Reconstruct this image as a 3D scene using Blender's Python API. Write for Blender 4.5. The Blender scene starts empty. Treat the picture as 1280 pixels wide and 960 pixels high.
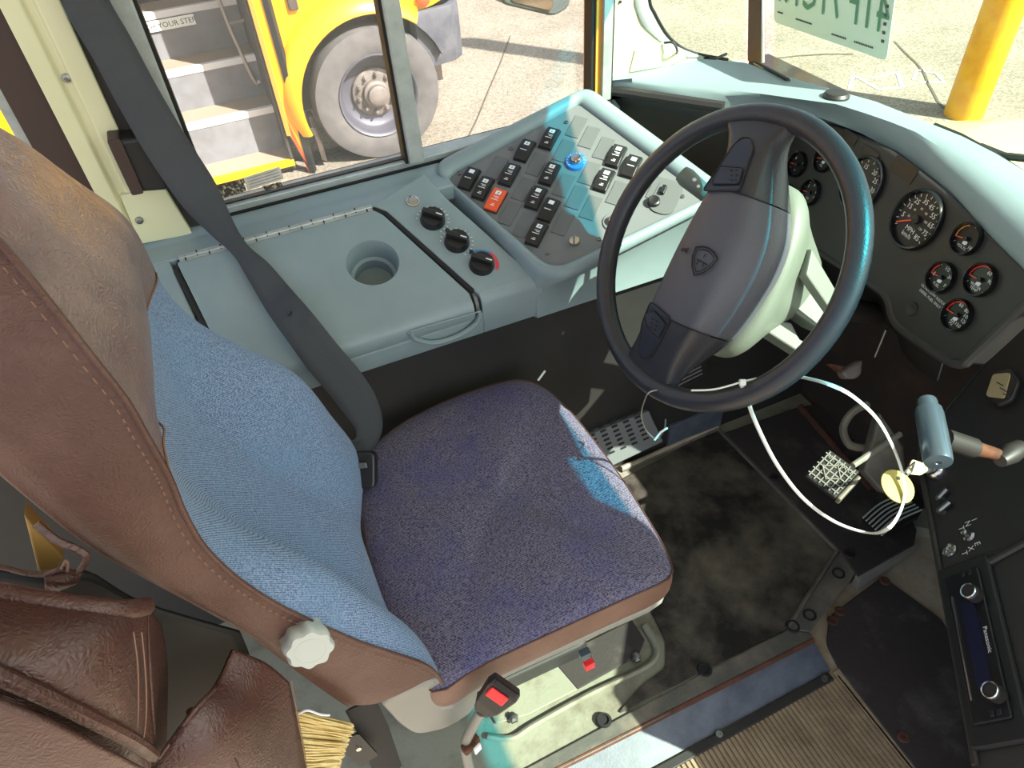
import bpy, bmesh, math, random
from mathutils import Vector as V, Matrix
random.seed(4)
PI = math.pi
sc = bpy.context.scene
C = sc.collection

# ------------------------------------------------------------------ camera, sky, sun, exposure
F, H = 900.0, 1.5                       # focal length in px at 1280 wide, eye height above the driver's floor
RX = V((0.91341791, -0.40228382, -0.06193094))     # camera right
RD = V((-0.31957631, -0.61459466, -0.72121036))    # camera down
RF = V((0.25206884, 0.67855813, -0.68994215))      # camera forward
cam = bpy.data.objects.new('camera', bpy.data.cameras.new('camera')); C.objects.link(cam)
cam.data.sensor_width = 36; cam.data.sensor_fit = 'HORIZONTAL'; cam.data.lens = 36 * F / 1280
cam.data.clip_start = 0.02; cam.data.clip_end = 300
cam.matrix_world = Matrix(((RX.x, -RD.x, -RF.x, 0), (RX.y, -RD.y, -RF.y, 0), (RX.z, -RD.z, -RF.z, H), (0, 0, 0, 1)))
sc.camera = cam
SUN = V((1.0, -1.4, 1.62)).normalized()
w = bpy.data.worlds.new('sky'); sc.world = w; w.use_nodes = True
nt = w.node_tree; bg = nt.nodes['Background']
sky = nt.nodes.new('ShaderNodeTexSky'); sky.sky_type = 'NISHITA'; sky.sun_disc = False
sky.sun_elevation = math.asin(SUN.z); sky.sun_rotation = math.atan2(SUN.x, SUN.y); sky.ozone_density = 1.0
sky.dust_density = 2.0
hs_ = nt.nodes.new('ShaderNodeHueSaturation'); hs_.inputs['Saturation'].default_value = .55
nt.links.new(sky.outputs[0], hs_.inputs['Color']); nt.links.new(hs_.outputs[0], bg.inputs[0]); bg.inputs[1].default_value = 0.25
sl = bpy.data.lights.new('sun', 'SUN'); sl.energy = 11.0; sl.angle = 0.009; sl.color = (1, .96, .89)
so = bpy.data.objects.new('sun', sl); C.objects.link(so)
so.rotation_euler = (-SUN).to_track_quat('-Z', 'Y').to_euler(); so.location = (3, -4, 6)
sc.view_settings.view_transform = 'Standard'; sc.view_settings.look = 'None'
sc.view_settings.gamma = 1; sc.view_settings.use_curve_mapping = False
sc.view_settings.exposure = 0.6

# ------------------------------------------------------------------ pixel -> point on a real surface
EYE = V((0, 0, H))
def ray(x, y): return RX * ((x - 640) / F) + RD * ((y - 480) / F) + RF
def U(x, y, p0, n):
    d = ray(x, y); return EYE + d * ((p0 - EYE).dot(n) / d.dot(n))
def oz(x, y, z): return U(x, y, V((0, 0, z)), V((0, 0, 1)))
def oy(x, y, v): return U(x, y, V((0, v, 0)), V((0, 1, 0)))
def ox(x, y, v): return U(x, y, V((v, 0, 0)), V((1, 0, 0)))
def od(x, y, d): return EYE + ray(x, y) * d

# ------------------------------------------------------------------ materials
def lin(c): return tuple(((v / 255) / 12.92 if v / 255 <= .04045 else ((v / 255 + .055) / 1.055) ** 2.4) for v in c) + (1,)
def mat(name, rgb, rough=.5, metal=0, rgb2=None, scale=8, det=4, bump=0, bscale=200, btype='noise', spec=.5, ramp=(.4, .65), stretch=None, coat=0):
    m = bpy.data.materials.new(name); m.use_nodes = True
    n = m.node_tree.nodes; l = m.node_tree.links; b = n['Principled BSDF']
    b.inputs['Base Color'].default_value = lin(rgb); b.inputs['Roughness'].default_value = rough
    b.inputs['Metallic'].default_value = metal; b.inputs['Specular IOR Level'].default_value = spec
    b.inputs['Coat Weight'].default_value = coat
    tc = n.new('ShaderNodeTexCoord'); mp = n.new('ShaderNodeMapping'); l.new(tc.outputs['Object'], mp.inputs[0])
    if stretch: mp.inputs['Scale'].default_value = stretch
    if rgb2:
        t = n.new('ShaderNodeTexNoise'); t.inputs['Scale'].default_value = scale; t.inputs['Detail'].default_value = det
        t.inputs['Roughness'].default_value = .65
        r = n.new('ShaderNodeValToRGB'); r.color_ramp.elements[0].position = ramp[0]; r.color_ramp.elements[1].position = ramp[1]
        r.color_ramp.elements[0].color = lin(rgb); r.color_ramp.elements[1].color = lin(rgb2)
        l.new(mp.outputs[0], t.inputs['Vector']); l.new(t.outputs['Fac'], r.inputs[0]); l.new(r.outputs[0], b.inputs['Base Color'])
    if bump:
        if btype == 'noise':
            t2 = n.new('ShaderNodeTexNoise'); t2.inputs['Scale'].default_value = bscale; t2.inputs['Detail'].default_value = 3; o = t2.outputs['Fac']
        elif btype == 'voronoi':
            t2 = n.new('ShaderNodeTexVoronoi'); t2.feature = 'DISTANCE_TO_EDGE'; t2.inputs['Scale'].default_value = bscale; o = t2.outputs['Distance']
        else:
            t2 = n.new('ShaderNodeTexWave'); t2.inputs['Scale'].default_value = bscale; t2.inputs['Distortion'].default_value = 1.5; t2.bands_direction = 'DIAGONAL'; o = t2.outputs['Fac']
        if btype == 'voronoi':
            wn = n.new('ShaderNodeTexNoise'); wn.inputs['Scale'].default_value = 40; wn.inputs['Detail'].default_value = 3; l.new(mp.outputs[0], wn.inputs['Vector'])
            ma = n.new('ShaderNodeVectorMath'); ma.operation = 'MULTIPLY_ADD'; ma.inputs[1].default_value = (.03, .03, .03); l.new(wn.outputs['Color'], ma.inputs[0]); l.new(mp.outputs[0], ma.inputs[2])
            l.new(ma.outputs[0], t2.inputs['Vector'])
        else: l.new(mp.outputs[0], t2.inputs['Vector'])
        bp = n.new('ShaderNodeBump'); bp.inputs['Strength'].default_value = bump; bp.inputs['Distance'].default_value = .002
        l.new(o, bp.inputs['Height']); l.new(bp.outputs[0], b.inputs['Normal'])
    return m
def glassmat(name, tint, gloss=.06, haze=0.0):
    m = bpy.data.materials.new(name); m.use_nodes = True
    n = m.node_tree.nodes; l = m.node_tree.links; n.clear()
    o = n.new('ShaderNodeOutputMaterial'); t = n.new('ShaderNodeBsdfTransparent'); t.inputs[0].default_value = tint
    g = n.new('ShaderNodeBsdfGlossy'); g.inputs['Roughness'].default_value = .02
    lw = n.new('ShaderNodeLayerWeight'); lw.inputs['Blend'].default_value = .5
    pw_ = n.new('ShaderNodeMath'); pw_.operation = 'POWER'; pw_.inputs[1].default_value = 5; l.new(lw.outputs['Facing'], pw_.inputs[0])
    fr = n.new('ShaderNodeMath'); fr.operation = 'MULTIPLY_ADD'; fr.inputs[1].default_value = .5; fr.inputs[2].default_value = .02; l.new(pw_.outputs[0], fr.inputs[0])
    mx = n.new('ShaderNodeMixShader'); l.new(fr.outputs[0], mx.inputs[0]); l.new(t.outputs[0], mx.inputs[1]); l.new(g.outputs[0], mx.inputs[2])
    if haze:
        df = n.new('ShaderNodeBsdfDiffuse'); df.inputs[0].default_value = (.8, .8, .75, 1)
        m2 = n.new('ShaderNodeMixShader'); m2.inputs[0].default_value = haze
        l.new(mx.outputs[0], m2.inputs[1]); l.new(df.outputs[0], m2.inputs[2]); l.new(m2.outputs[0], o.inputs[0])
    else: l.new(mx.outputs[0], o.inputs[0])
    return m
def cloth(name, c1, c2, c3, sc1=900, wave=380):
    m = bpy.data.materials.new(name); m.use_nodes = True
    n = m.node_tree.nodes; l = m.node_tree.links; b = n['Principled BSDF']
    b.inputs['Roughness'].default_value = .95; b.inputs['Specular IOR Level'].default_value = .15
    b.inputs['Sheen Weight'].default_value = .1
    tc = n.new('ShaderNodeTexCoord')
    wv = n.new('ShaderNodeTexWave'); wv.inputs['Scale'].default_value = wave; wv.bands_direction = 'DIAGONAL'; wv.inputs['Distortion'].default_value = 3; wv.inputs['Detail'].default_value = 2; wv.inputs['Detail Scale'].default_value = 6
    ns = n.new('ShaderNodeTexNoise'); ns.inputs['Scale'].default_value = sc1; ns.inputs['Detail'].default_value = 2
    nb = n.new('ShaderNodeTexNoise'); nb.inputs['Scale'].default_value = 9; nb.inputs['Detail'].default_value = 5; nb.inputs['Roughness'].default_value = .6
    for t in (wv, ns, nb): l.new(tc.outputs['Object'], t.inputs['Vector'])
    ad = n.new('ShaderNodeMath'); ad.operation = 'MULTIPLY_ADD'; ad.inputs[1].default_value = .30
    l.new(wv.outputs['Fac'], ad.inputs[0]); ml = n.new('ShaderNodeMath'); ml.operation = 'MULTIPLY'; ml.inputs[1].default_value = .78
    l.new(ns.outputs['Fac'], ml.inputs[0]); l.new(ml.outputs[0], ad.inputs[2])
    r = n.new('ShaderNodeValToRGB'); r.color_ramp.elements[0].position = .38; r.color_ramp.elements[1].position = .66
    r.color_ramp.elements[0].color = lin(c1); r.color_ramp.elements[1].color = lin(c2); l.new(ad.outputs[0], r.inputs[0])
    mx = n.new('ShaderNodeMix'); mx.data_type = 'RGBA'; l.new(r.outputs[0], mx.inputs[6]); mx.inputs[7].default_value = lin(c3)
    r2 = n.new('ShaderNodeValToRGB'); r2.color_ramp.elements[0].position = .45; r2.color_ramp.elements[1].position = .75
    r2.color_ramp.elements[0].color = (0, 0, 0, 1); r2.color_ramp.elements[1].color = (.55, .55, .55, 1)
    l.new(nb.outputs['Fac'], r2.inputs[0]); l.new(r2.outputs[0], mx.inputs[0]); l.new(mx.outputs[2], b.inputs['Base Color'])
    bp = n.new('ShaderNodeBump'); bp.inputs['Strength'].default_value = .35; bp.inputs['Distance'].default_value = .001
    l.new(ad.outputs[0], bp.inputs['Height']); l.new(bp.outputs[0], b.inputs['Normal'])
    return m
M = {}
M['console'] = mat('console_plastic', (124, 140, 144), .42, rgb2=(130, 146, 150), scale=6, bump=.12, bscale=900)
M['pad'] = mat('dash_pad_vinyl', (122, 139, 143), .55, rgb2=(128, 144, 147), scale=5, bump=.15, bscale=700)
M['panelgrey'] = mat('panel_grey_plastic', (106, 108, 110), .5, bump=.15, bscale=1200)
M['blank'] = mat('blank_plate_plastic', (92, 94, 95), .55, bump=.2, bscale=1500)
M['black'] = mat('black_plastic', (26, 26, 28), .38, bump=.1, bscale=900)
M['blackmatte'] = mat('matte_black_panel', (32, 31, 31), .6, rgb2=(42, 40, 39), scale=4, bump=.15, bscale=600)
M['dashblack'] = mat('dash_black_plastic', (40, 38, 38), .45, rgb2=(48, 44, 42), scale=5, bump=.12, bscale=900)
M['gaugeface'] = mat('gauge_face', (18, 17, 22), .3)
M['bezel'] = mat('gauge_bezel', (14, 14, 16), .22)
M['white'] = mat('white_print', (225, 225, 228), .5)
M['red'] = mat('red_print', (225, 50, 40), .4)
M['needle'] = mat('needle_red', (240, 80, 50), .4)
M['orange'] = mat('orange_plastic', (226, 84, 42), .4, bump=.1, bscale=900)
M['lens'] = mat('switch_lens', (225, 230, 232), .3)
M['chrome'] = mat('chrome', (200, 200, 200), .18, 1)
M['steel'] = mat('screw_steel', (140, 140, 138), .35, 1)
M['blue'] = mat('blue_ring', (52, 120, 200), .35)
M['knobred'] = mat('heat_red', (205, 70, 84), .5)
M['knobblue'] = mat('cool_blue', (60, 120, 180), .5)
M['leather'] = mat('brown_leather', (82, 55, 46), .5, rgb2=(96, 68, 58), scale=10, bump=.55, bscale=210, btype='voronoi', spec=.4)
M['leatherhead'] = mat('worn_brown_leather', (112, 90, 88), .3, rgb2=(140, 116, 110), scale=8, bump=.6, bscale=200, btype='voronoi', spec=.6)
M['leatherbag'] = mat('dark_brown_leather', (74, 46, 39), .4, rgb2=(86, 55, 47), scale=9, bump=.6, bscale=170, btype='voronoi', spec=.5)
M['vinyl'] = mat('tan_brown_vinyl', (106, 77, 65), .5, rgb2=(120, 90, 77), scale=10, bump=.25, bscale=120)
M['thread'] = mat('tan_thread', (128, 96, 78), .8)
M['denim'] = cloth('blue_denim', (58, 80, 116), (140, 158, 184), (108, 138, 168), sc1=420, wave=210)
M['cushion'] = cloth('navy_speckled_fabric', (30, 29, 48), (122, 116, 136), (62, 62, 122), sc1=330, wave=190)
M['cream'] = mat('cream_paint', (214, 212, 174), .45, rgb2=(206, 204, 164), scale=3, bump=.05, bscale=300)
M['alu'] = mat('aluminium', (170, 176, 174), .4, .3, rgb2=(150, 158, 156), scale=20)
M['rubber'] = mat('black_rubber', (18, 18, 18), .7)
M['darkbrown'] = mat('dark_window_frame', (56, 38, 34), .5)
M['belt'] = mat('belt_webbing', (68, 71, 75), .75, rgb2=(60, 63, 67), scale=3, bump=.5, bscale=260, btype='wave')
M['greyplast'] = mat('grey_seat_plastic', (132, 130, 122), .4, rgb2=(124, 122, 114), scale=4)
M['knob'] = mat('pale_grey_knob', (182, 186, 178), .4)
M['redbtn'] = mat('red_button', (226, 44, 52), .35)
M['mat'] = mat('black_floor_mat', (38, 36, 33), .85, rgb2=(122, 114, 100), scale=5, det=10, ramp=(.42, .78), bump=.6, bscale=300, spec=.25)
M['plate'] = mat('shaded_pan_black', (56, 51, 50), .75, rgb2=(104, 98, 92), scale=7, det=10, ramp=(.52, .85), bump=.4, bscale=120, spec=.3)
M['metalfloor'] = mat('worn_floor_metal', (80, 79, 74), .55, .0, rgb2=(134, 122, 106), scale=9, det=8, ramp=(.45, .8), bump=.3, bscale=150)
M['steelblue'] = mat('bluish_sheet_steel', (66, 72, 84), .5, .0, rgb2=(98, 106, 118), scale=12, det=8, ramp=(.4, .75), bump=.15, bscale=200)
M['rust'] = mat('rusty_edge', (88, 54, 40), .9, rgb2=(70, 44, 34), scale=40)
M['rustarm'] = mat('rusted_rod', (98, 58, 36), .8, .2, rgb2=(66, 40, 28), scale=40)
M['wornmetal'] = mat('worn_pale_floor_metal', (130, 130, 114), .6, 0, rgb2=(92, 82, 68), scale=9, det=9, ramp=(.48, .72), bump=.3, bscale=150)
M['beige'] = mat('beige_floor_paint', (166, 154, 134), .7, rgb2=(128, 110, 90), scale=12, det=8, ramp=(.45, .75), bump=.2, bscale=120)
M['ribs'] = mat('ribbed_tan_rubber', (150, 132, 106), .75, rgb2=(122, 104, 82), scale=14, det=6)
M['firewall'] = mat('dirty_firewall', (44, 36, 32), .8, rgb2=(84, 58, 42), scale=6, det=8, ramp=(.5, .8), bump=.4, bscale=100)
M['shroud'] = mat('column_shroud_plastic', (104, 112, 102), .45, bump=.2, bscale=500)
M['wheelblk'] = mat('steering_wheel_black', (46, 46, 51), .34, bump=.25, bscale=420)
M['hubgrey'] = mat('hub_grey_black', (76, 76, 84), .42, bump=.35, bscale=500)
M['gloss'] = mat('gloss_pad', (44, 46, 58), .25)
M['nylon'] = mat('white_nylon', (205, 208, 202), .4)
M['yellowtag'] = mat('yellow_tag', (186, 170, 92), .45)
M['cardtag'] = mat('cream_tag', (190, 172, 130), .6)
M['handle'] = mat('handle_grey', (86, 102, 114), .25, .5, rgb2=(90, 104, 116), scale=8)
M['straw'] = mat('straw_bristle', (220, 200, 140), .7, rgb2=(196, 170, 104), scale=60, stretch=(1, 1, .1))
M['wood'] = mat('tan_board', (190, 150, 84), .6, rgb2=(176, 136, 72), scale=6)
M['busyellow'] = mat('school_bus_yellow', (232, 168, 12), .35, coat=.3)
M['hoodyellow'] = mat('hood_yellow', (236, 216, 140), .3, coat=.4)
M['poleyellow'] = mat('pole_yellow', (232, 172, 8), .5, rgb2=(222, 152, 8), scale=8, bump=.2, bscale=40)
M['amber'] = mat('amber_edge', (214, 150, 60), .5)
M['stepgrey'] = mat('step_riser_grey', (122, 122, 126), .6, rgb2=(110, 108, 110), scale=8)
M['tread'] = mat('step_tread_rubber', (150, 134, 118), .8, rgb2=(150, 132, 114), scale=20)
M['nosing'] = mat('white_nosing', (220, 216, 214), .5)
M['sign'] = mat('sign_white', (232, 232, 222), .5)
M['print'] = mat('sign_print', (70, 72, 76), .6)
M['tire'] = mat('tire_rubber', (84, 80, 80), .85, rgb2=(98, 93, 91), scale=10, bump=.3, bscale=60)
M['rim'] = mat('wheel_rim_paint', (92, 90, 100), .45, .4)
M['hub'] = mat('dusty_hub', (128, 118, 112), .6, .3, rgb2=(100, 92, 88), scale=12)
M['well'] = mat('wheel_well', (58, 48, 44), .9, rgb2=(84, 70, 62), scale=30, stretch=(6, 6, .6))
M['bumper'] = mat('black_bumper', (70, 70, 78), .5, rgb2=(92, 90, 96), scale=8)
M['darkin'] = mat('dark_interior', (52, 46, 44), .8)
M['grab'] = mat('grab_rail', (180, 168, 158), .35, .5)
M['mirror'] = mat('mirror_housing', (78, 86, 86), .4)
M['plategreen'] = mat('pale_green_plate', (204, 230, 212), .5)
M['greenprint'] = mat('green_print', (80, 140, 110), .5)
M['pale_line'] = mat('outline_white', (240, 238, 228), .9)
M['crack'] = mat('crack_dark', (84, 74, 62), .9)
M['speckle'] = mat('speckled_decal', (60, 52, 44), .7, rgb2=(190, 180, 160), scale=160, ramp=(.5, .62))
M['paledecal'] = mat('pale_decal', (206, 200, 190), .7, rgb2=(190, 184, 176), scale=60)
M['glass'] = glassmat('clear_glass', (.90, .98, .91, 1))
M['sideglass'] = glassmat('hazed_side_glass', (.95, .96, .95, 1), haze=.05)  # diffuse haze painted in for pale reflections on the pane
M['band'] = glassmat('cyan_sun_band', (.02, .66, .74, 1))
M['ceiling'] = mat('ceiling_white', (226, 226, 216), .6)
M['display'] = mat('radio_display', (24, 26, 52), .25)
def concrete():
    m = mat('sunlit_concrete', (154, 144, 130), .9, rgb2=(136, 126, 113), scale=1.2, det=9, bump=.3, bscale=60, spec=.2)
    n = m.node_tree.nodes; l = m.node_tree.links
    r = [x for x in n if x.type == 'VALTORGB'][0]; t = n.new('ShaderNodeTexNoise'); t.inputs['Scale'].default_value = 55; t.inputs['Detail'].default_value = 4
    tc = [x for x in n if x.type == 'TEX_COORD'][0]; l.new(tc.outputs['Object'], t.inputs['Vector'])
    r2 = n.new('ShaderNodeValToRGB'); r2.color_ramp.elements[0].position = .35; r2.color_ramp.elements[1].position = .6
    r2.color_ramp.elements[0].color = (.5, .48, .44, 1); r2.color_ramp.elements[1].color = (1, 1, 1, 1); l.new(t.outputs['Fac'], r2.inputs[0])
    mx = n.new('ShaderNodeMix'); mx.data_type = 'RGBA'; mx.blend_type = 'MULTIPLY'; mx.inputs[0].default_value = .85
    l.new(r.outputs[0], mx.inputs[6]); l.new(r2.outputs[0], mx.inputs[7]); l.new(mx.outputs[2], n['Principled BSDF'].inputs['Base Color'])
    return m
M['concrete'] = concrete()

# ------------------------------------------------------------------ mesh helpers
class Fr:
    def __init__(s, o, u, v, n=None):
        s.o = V(o); s.u = V(u).normalized(); n = n if n is not None else s.u.cross(V(v)); s.n = V(n).normalized(); s.v = s.n.cross(s.u).normalized()
    def p(s, a, b, c=0): return s.o + s.u * a + s.v * b + s.n * c
    def loc(s, q): d = q - s.o; return (d.dot(s.u), d.dot(s.v), d.dot(s.n))
    def at(s, a, b, c=0): return Fr(s.p(a, b, c), s.u, s.v, s.n)
    def rot(s, ang): return Fr(s.o, s.u * math.cos(ang) + s.v * math.sin(ang), s.v, s.n)
    def px(s, x, y, c=0): return s.loc(U(x, y, s.o + s.n * c, s.n))
WORLD = Fr((0, 0, 0), (1, 0, 0), (0, 1, 0))
def smoothpts(pts, n=6, closed=False):
    out = []; N = len(pts); pts = [V(p) for p in pts]
    rng = range(N) if closed else range(N - 1)
    for i in rng:
        g = (lambda k: pts[k % N]) if closed else (lambda k: pts[max(0, min(N - 1, k))])
        a, b, c, d = g(i - 1), g(i), g(i + 1), g(i + 2)
        for k in range(n):
            t = k / n
            out.append(.5 * ((2 * b) + (c - a) * t + (2 * a - 5 * b + 4 * c - d) * t * t + (3 * b - a - 3 * c + d) * t ** 3))
    if not closed: out.append(pts[-1])
    return out
def lerpcurve(tab, z):
    if z <= tab[0][0]: return tab[0][1]
    for (a, va), (b, vb) in zip(tab, tab[1:]):
        if z <= b:
            t = (z - a) / (b - a); return va + (vb - va) * t
    return tab[-1][1]
def roundpoly(pts, r, n=4):
    out = []; N = len(pts)
    for i in range(N):
        p = V(pts[i]); a = V(pts[i - 1]); b = V(pts[(i + 1) % N]); rr = r[i] if isinstance(r, (list, tuple)) else r
        da = a - p; db = b - p; k = min(rr, da.length * .45, db.length * .45)
        if k < 1e-6: out.append(p); continue
        s = p + da.normalized() * k; e = p + db.normalized() * k
        for j in range(n + 1):
            t = j / n; out.append(s * (1 - t) ** 2 + p * 2 * t * (1 - t) + e * t * t)
    return [tuple(q) for q in out]
class MB:
    def __init__(s): s.v = []; s.f = []; s.m = []
    def add(s, vs, fs, mi=0):
        k = len(s.v); s.v += [V(x) for x in vs]; s.f += [tuple(i + k for i in f) for f in fs]; s.m += [mi] * len(fs); return s
    def prism(s, fr, pts, c0, c1, mi=0, mi_top=None):
        N = len(pts); vs = [fr.p(p[0], p[1], c0) for p in pts] + [fr.p(p[0], p[1], c1) for p in pts]
        fs = [(i, (i + 1) % N, N + (i + 1) % N, N + i) for i in range(N)]
        area = sum(pts[i][0] * pts[(i + 1) % N][1] - pts[(i + 1) % N][0] * pts[i][1] for i in range(N))
        if (area < 0) != (c1 < c0): fs = [f[::-1] for f in fs]
        t = tuple(range(N, 2 * N)); b = tuple(range(N))[::-1]
        if (area < 0) != (c1 < c0): t = t[::-1]; b = b[::-1]
        s.add(vs, fs + [b], mi); k = len(s.v) - 2 * N
        s.f.append(tuple(i + k for i in t)); s.m.append(mi if mi_top is None else mi_top); return s
    def box(s, fr, a, b, c, mi=0, c0=None):      # full sizes; centred, or standing on c0
        z0, z1 = (-c / 2, c / 2) if c0 is None else (c0, c0 + c)
        return s.prism(fr, [(-a / 2, -b / 2), (a / 2, -b / 2), (a / 2, b / 2), (-a / 2, b / 2)], z0, z1, mi)
    def grid(s, rows, closed=False, mi=0, flip=False):
        n = len(rows[0]); vs = [p for r in rows for p in r]; fs = []
        for i in range(len(rows) - 1):
            for j in range(n if closed else n - 1):
                f = (i * n + j, i * n + (j + 1) % n, (i + 1) * n + (j + 1) % n, (i + 1) * n + j); fs.append(f[::-1] if flip else f)
        return s.add(vs, fs, mi)
    def loft(s, rows, mi=0, caps=True, flip=False):
        s.grid(rows, True, mi, flip); n = len(rows[0]); k = len(s.v) - n * len(rows)
        if caps:
            a = tuple(k + i for i in range(n))[::-1]; b = tuple(k + n * (len(rows) - 1) + i for i in range(n))
            if flip: a = a[::-1]; b = b[::-1]
            s.f += [a, b]; s.m += [mi, mi]
        return s
    def tube(s, pts, r, n=10, mi=0, closed=False, caps=True, flat=None, up=None):
        pts = [V(p) for p in pts]; N = len(pts); rows = []; ref = None
        for i, p in enumerate(pts):
            if closed: d = pts[(i + 1) % N] - pts[i - 1]
            else: d = pts[min(i + 1, N - 1)] - pts[max(i - 1, 0)]
            d.normalize()
            if up is not None: a = V(up) - d * V(up).dot(d)
            elif ref is None: a = d.orthogonal()
            else: a = ref - d * ref.dot(d)
            a.normalize(); ref = a; b = d.cross(a); rr = r[i] if isinstance(r, (list, tuple)) else r
            rb = flat if flat is not None else rr
            rows.append([p + a * (rb * math.sin(2 * PI * k / n)) + b * (rr * math.cos(2 * PI * k / n)) for k in range(n)])
        if closed: rows.append(rows[0]); caps = False
        return s.loft(rows, mi, caps, flip=True)
    def lathe(s, fr, prof, n=24, mi=0, a0=0, a1=2 * PI):
        full = abs(a1 - a0 - 2 * PI) < 1e-6; k = n if full else n + 1
        rows = [[fr.p(r * math.cos(a0 + (a1 - a0) * i / n), r * math.sin(a0 + (a1 - a0) * i / n), h) for i in range(k)] for r, h in prof]
        return s.grid(rows, full, mi)
    def disc(s, fr, r, c, n=24, mi=0): return s.add([fr.p(r * math.cos(2 * PI * i / n), r * math.sin(2 * PI * i / n), c) for i in range(n)], [tuple(range(n))], mi)
    def text(s, txt, fr, size, mi=0, c=0, mirror=False, sx=1):
        cu = bpy.data.curves.new('t', 'FONT'); cu.body = txt; cu.size = size; cu.align_x = 'CENTER'; cu.align_y = 'CENTER'; cu.resolution_u = 2
        ob = bpy.data.objects.new('t', cu); C.objects.link(ob)
        dg = bpy.context.evaluated_depsgraph_get(); me = bpy.data.meshes.new_from_object(ob.evaluated_get(dg))
        vs = [fr.p(v.co.x * sx * (-1 if mirror else 1), v.co.y, c) for v in me.vertices]
        fs = [tuple(p.vertices)[::(-1 if mirror else 1)] for p in me.polygons]
        bpy.data.objects.remove(ob); bpy.data.curves.remove(cu); bpy.data.meshes.remove(me)
        return s.add(vs, fs, mi)
    def build(s, name, mats, parent=None, smooth=True, bevel=0, sub=0, ang=38, seg=2, merge=True, solid=0, soff=0):
        root = parent; org = V((0, 0, 0))
        while root is not None:
            org = V(root.location) if root.parent is None else org; root = root.parent
        me = bpy.data.meshes.new(name); bm = bmesh.new()
        vs = [bm.verts.new(p - org) for p in s.v]; bm.verts.ensure_lookup_table()
        for f, mi in zip(s.f, s.m):
            try: fc = bm.faces.new([vs[i] for i in f]); fc.material_index = mi
            except ValueError: pass
        if merge: bmesh.ops.remove_doubles(bm, verts=bm.verts, dist=1e-5)
        if not sub: bmesh.ops.recalc_face_normals(bm, faces=bm.faces)
        else: bmesh.ops.recalc_face_normals(bm, faces=bm.faces)
        if smooth:
            for f in bm.faces: f.smooth = True
            if not sub:
                for e in bm.edges:
                    if len(e.link_faces) == 2 and e.calc_face_angle(0) > math.radians(ang): e.smooth = False
        bm.to_mesh(me); bm.free()
        for m in (mats if isinstance(mats, (list, tuple)) else [mats]): me.materials.append(M[m])
        o = bpy.data.objects.new(name, me); C.objects.link(o); o.parent = parent
        if solid: md = o.modifiers.new('solid', 'SOLIDIFY'); md.thickness = solid; md.offset = soff
        if bevel: md = o.modifiers.new('bevel', 'BEVEL'); md.width = bevel; md.segments = seg; md.limit_method = 'ANGLE'; md.angle_limit = math.radians(35)
        if sub: md = o.modifiers.new('sub', 'SUBSURF'); md.levels = sub; md.render_levels = sub
        return o
def tag(o, label=None, cat=None, group=None, kind=None):
    if label: o['label'] = label
    if cat: o['category'] = cat
    if group: o['group'] = group
    if kind: o['kind'] = kind
    return o
def thing(name, label, cat, loc, group=None):
    o = bpy.data.objects.new(name, None); C.objects.link(o); o.location = loc; o.empty_display_size = .05
    return tag(o, label, cat, group)
def struct(o, label=None): return tag(o, label, None, None, 'structure')
def sroot(name, loc, label=None):
    o = bpy.data.objects.new(name, None); C.objects.link(o); o.location = loc; o['kind'] = 'structure'
    if label: o['label'] = label
    return o

# ================================================================== STRUCTURE
GZ = -0.99                              # ground level outside
b = MB(); b.prism(WORLD, [(-25, -20), (30, -20), (30, 40), (-25, 40)], GZ - .1, GZ); struct(b.build('ground', 'concrete', smooth=False))
# driver's platform and the lower aisle floor
FZ = -0.035
b = MB(); b.prism(WORLD, [(-.9, .455), (.80, .455), (.765, .49), (1.03, .60), (1.18, .60), (1.36, .45), (1.36, 1.06), (-.9, 1.06)], -.12, 0); struct(b.build('floor', 'wornmetal', smooth=False))
b = MB(); b.prism(WORLD, [(-.9, -.9), (1.36, -.9), (1.36, .62), (-.9, .62)], -.2, FZ); struct(b.build('floor_aisle', 'beige', smooth=False))
# front wall under the dash
b = MB(); b.prism(Fr((1.30, -.9, 0), (0, 1, 0), (0, 0, 1)), [(0, -.2), (2.40, -.2), (2.40, .80), (0, .80)], -.03, .03); struct(b.build('wall_front', 'firewall', smooth=False))
# left wall: dark lining below the console, painted skin outside, sill
def bar(mb, fr, x0, x1, z0, z1, c0, c1, mi=0): mb.prism(fr, [(x0, z0), (x1, z0), (x1, z1), (x0, z1)], c0, c1, mi)
wl = sroot('wall_left', (0.2, 1.4, 0))
b = MB(); b.prism(Fr((0, 1.055, 0), (1, 0, 0), (0, 0, 1)), [(-.9, 0), (1.28, 0), (1.28, .62), (-.9, .62)], -.02, 0); b.build('kick_panel', 'blackmatte', wl, smooth=False)
b = MB(); b.prism(Fr((0, 1.42, 0), (1, 0, 0), (0, 0, 1)), [(-.9, -.3), (1.18, -.3), (1.18, .80), (-.9, .80)], -.03, .02); b.build('outer_skin', 'busyellow', wl, smooth=False)
b = MB(); bar(b, Fr((0, 1.385, 0), (1, 0, 0), (0, 0, 1)), -.9, 1.0, .0, .77, -.02, 0); b.build('inner_lining', 'cream', wl, smooth=False)
b = MB(); b.prism(WORLD, [(-.127, 1.343), (.78, 1.343), (.78, 1.42), (-.127, 1.42)], .772, .821); b.build('sill_seal', 'rubber', wl, smooth=False)
for i, (x, y) in enumerate([(704, 416)]):
    q = oy(x, y, 1.054); b = MB(); b.lathe(Fr(q, (1, 0, 0), (0, 0, 1), (0, -1, 0)), [(.006, 0), (.005, .003), (0, .004)], 12); b.build('screw', 'steel', wl)

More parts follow.
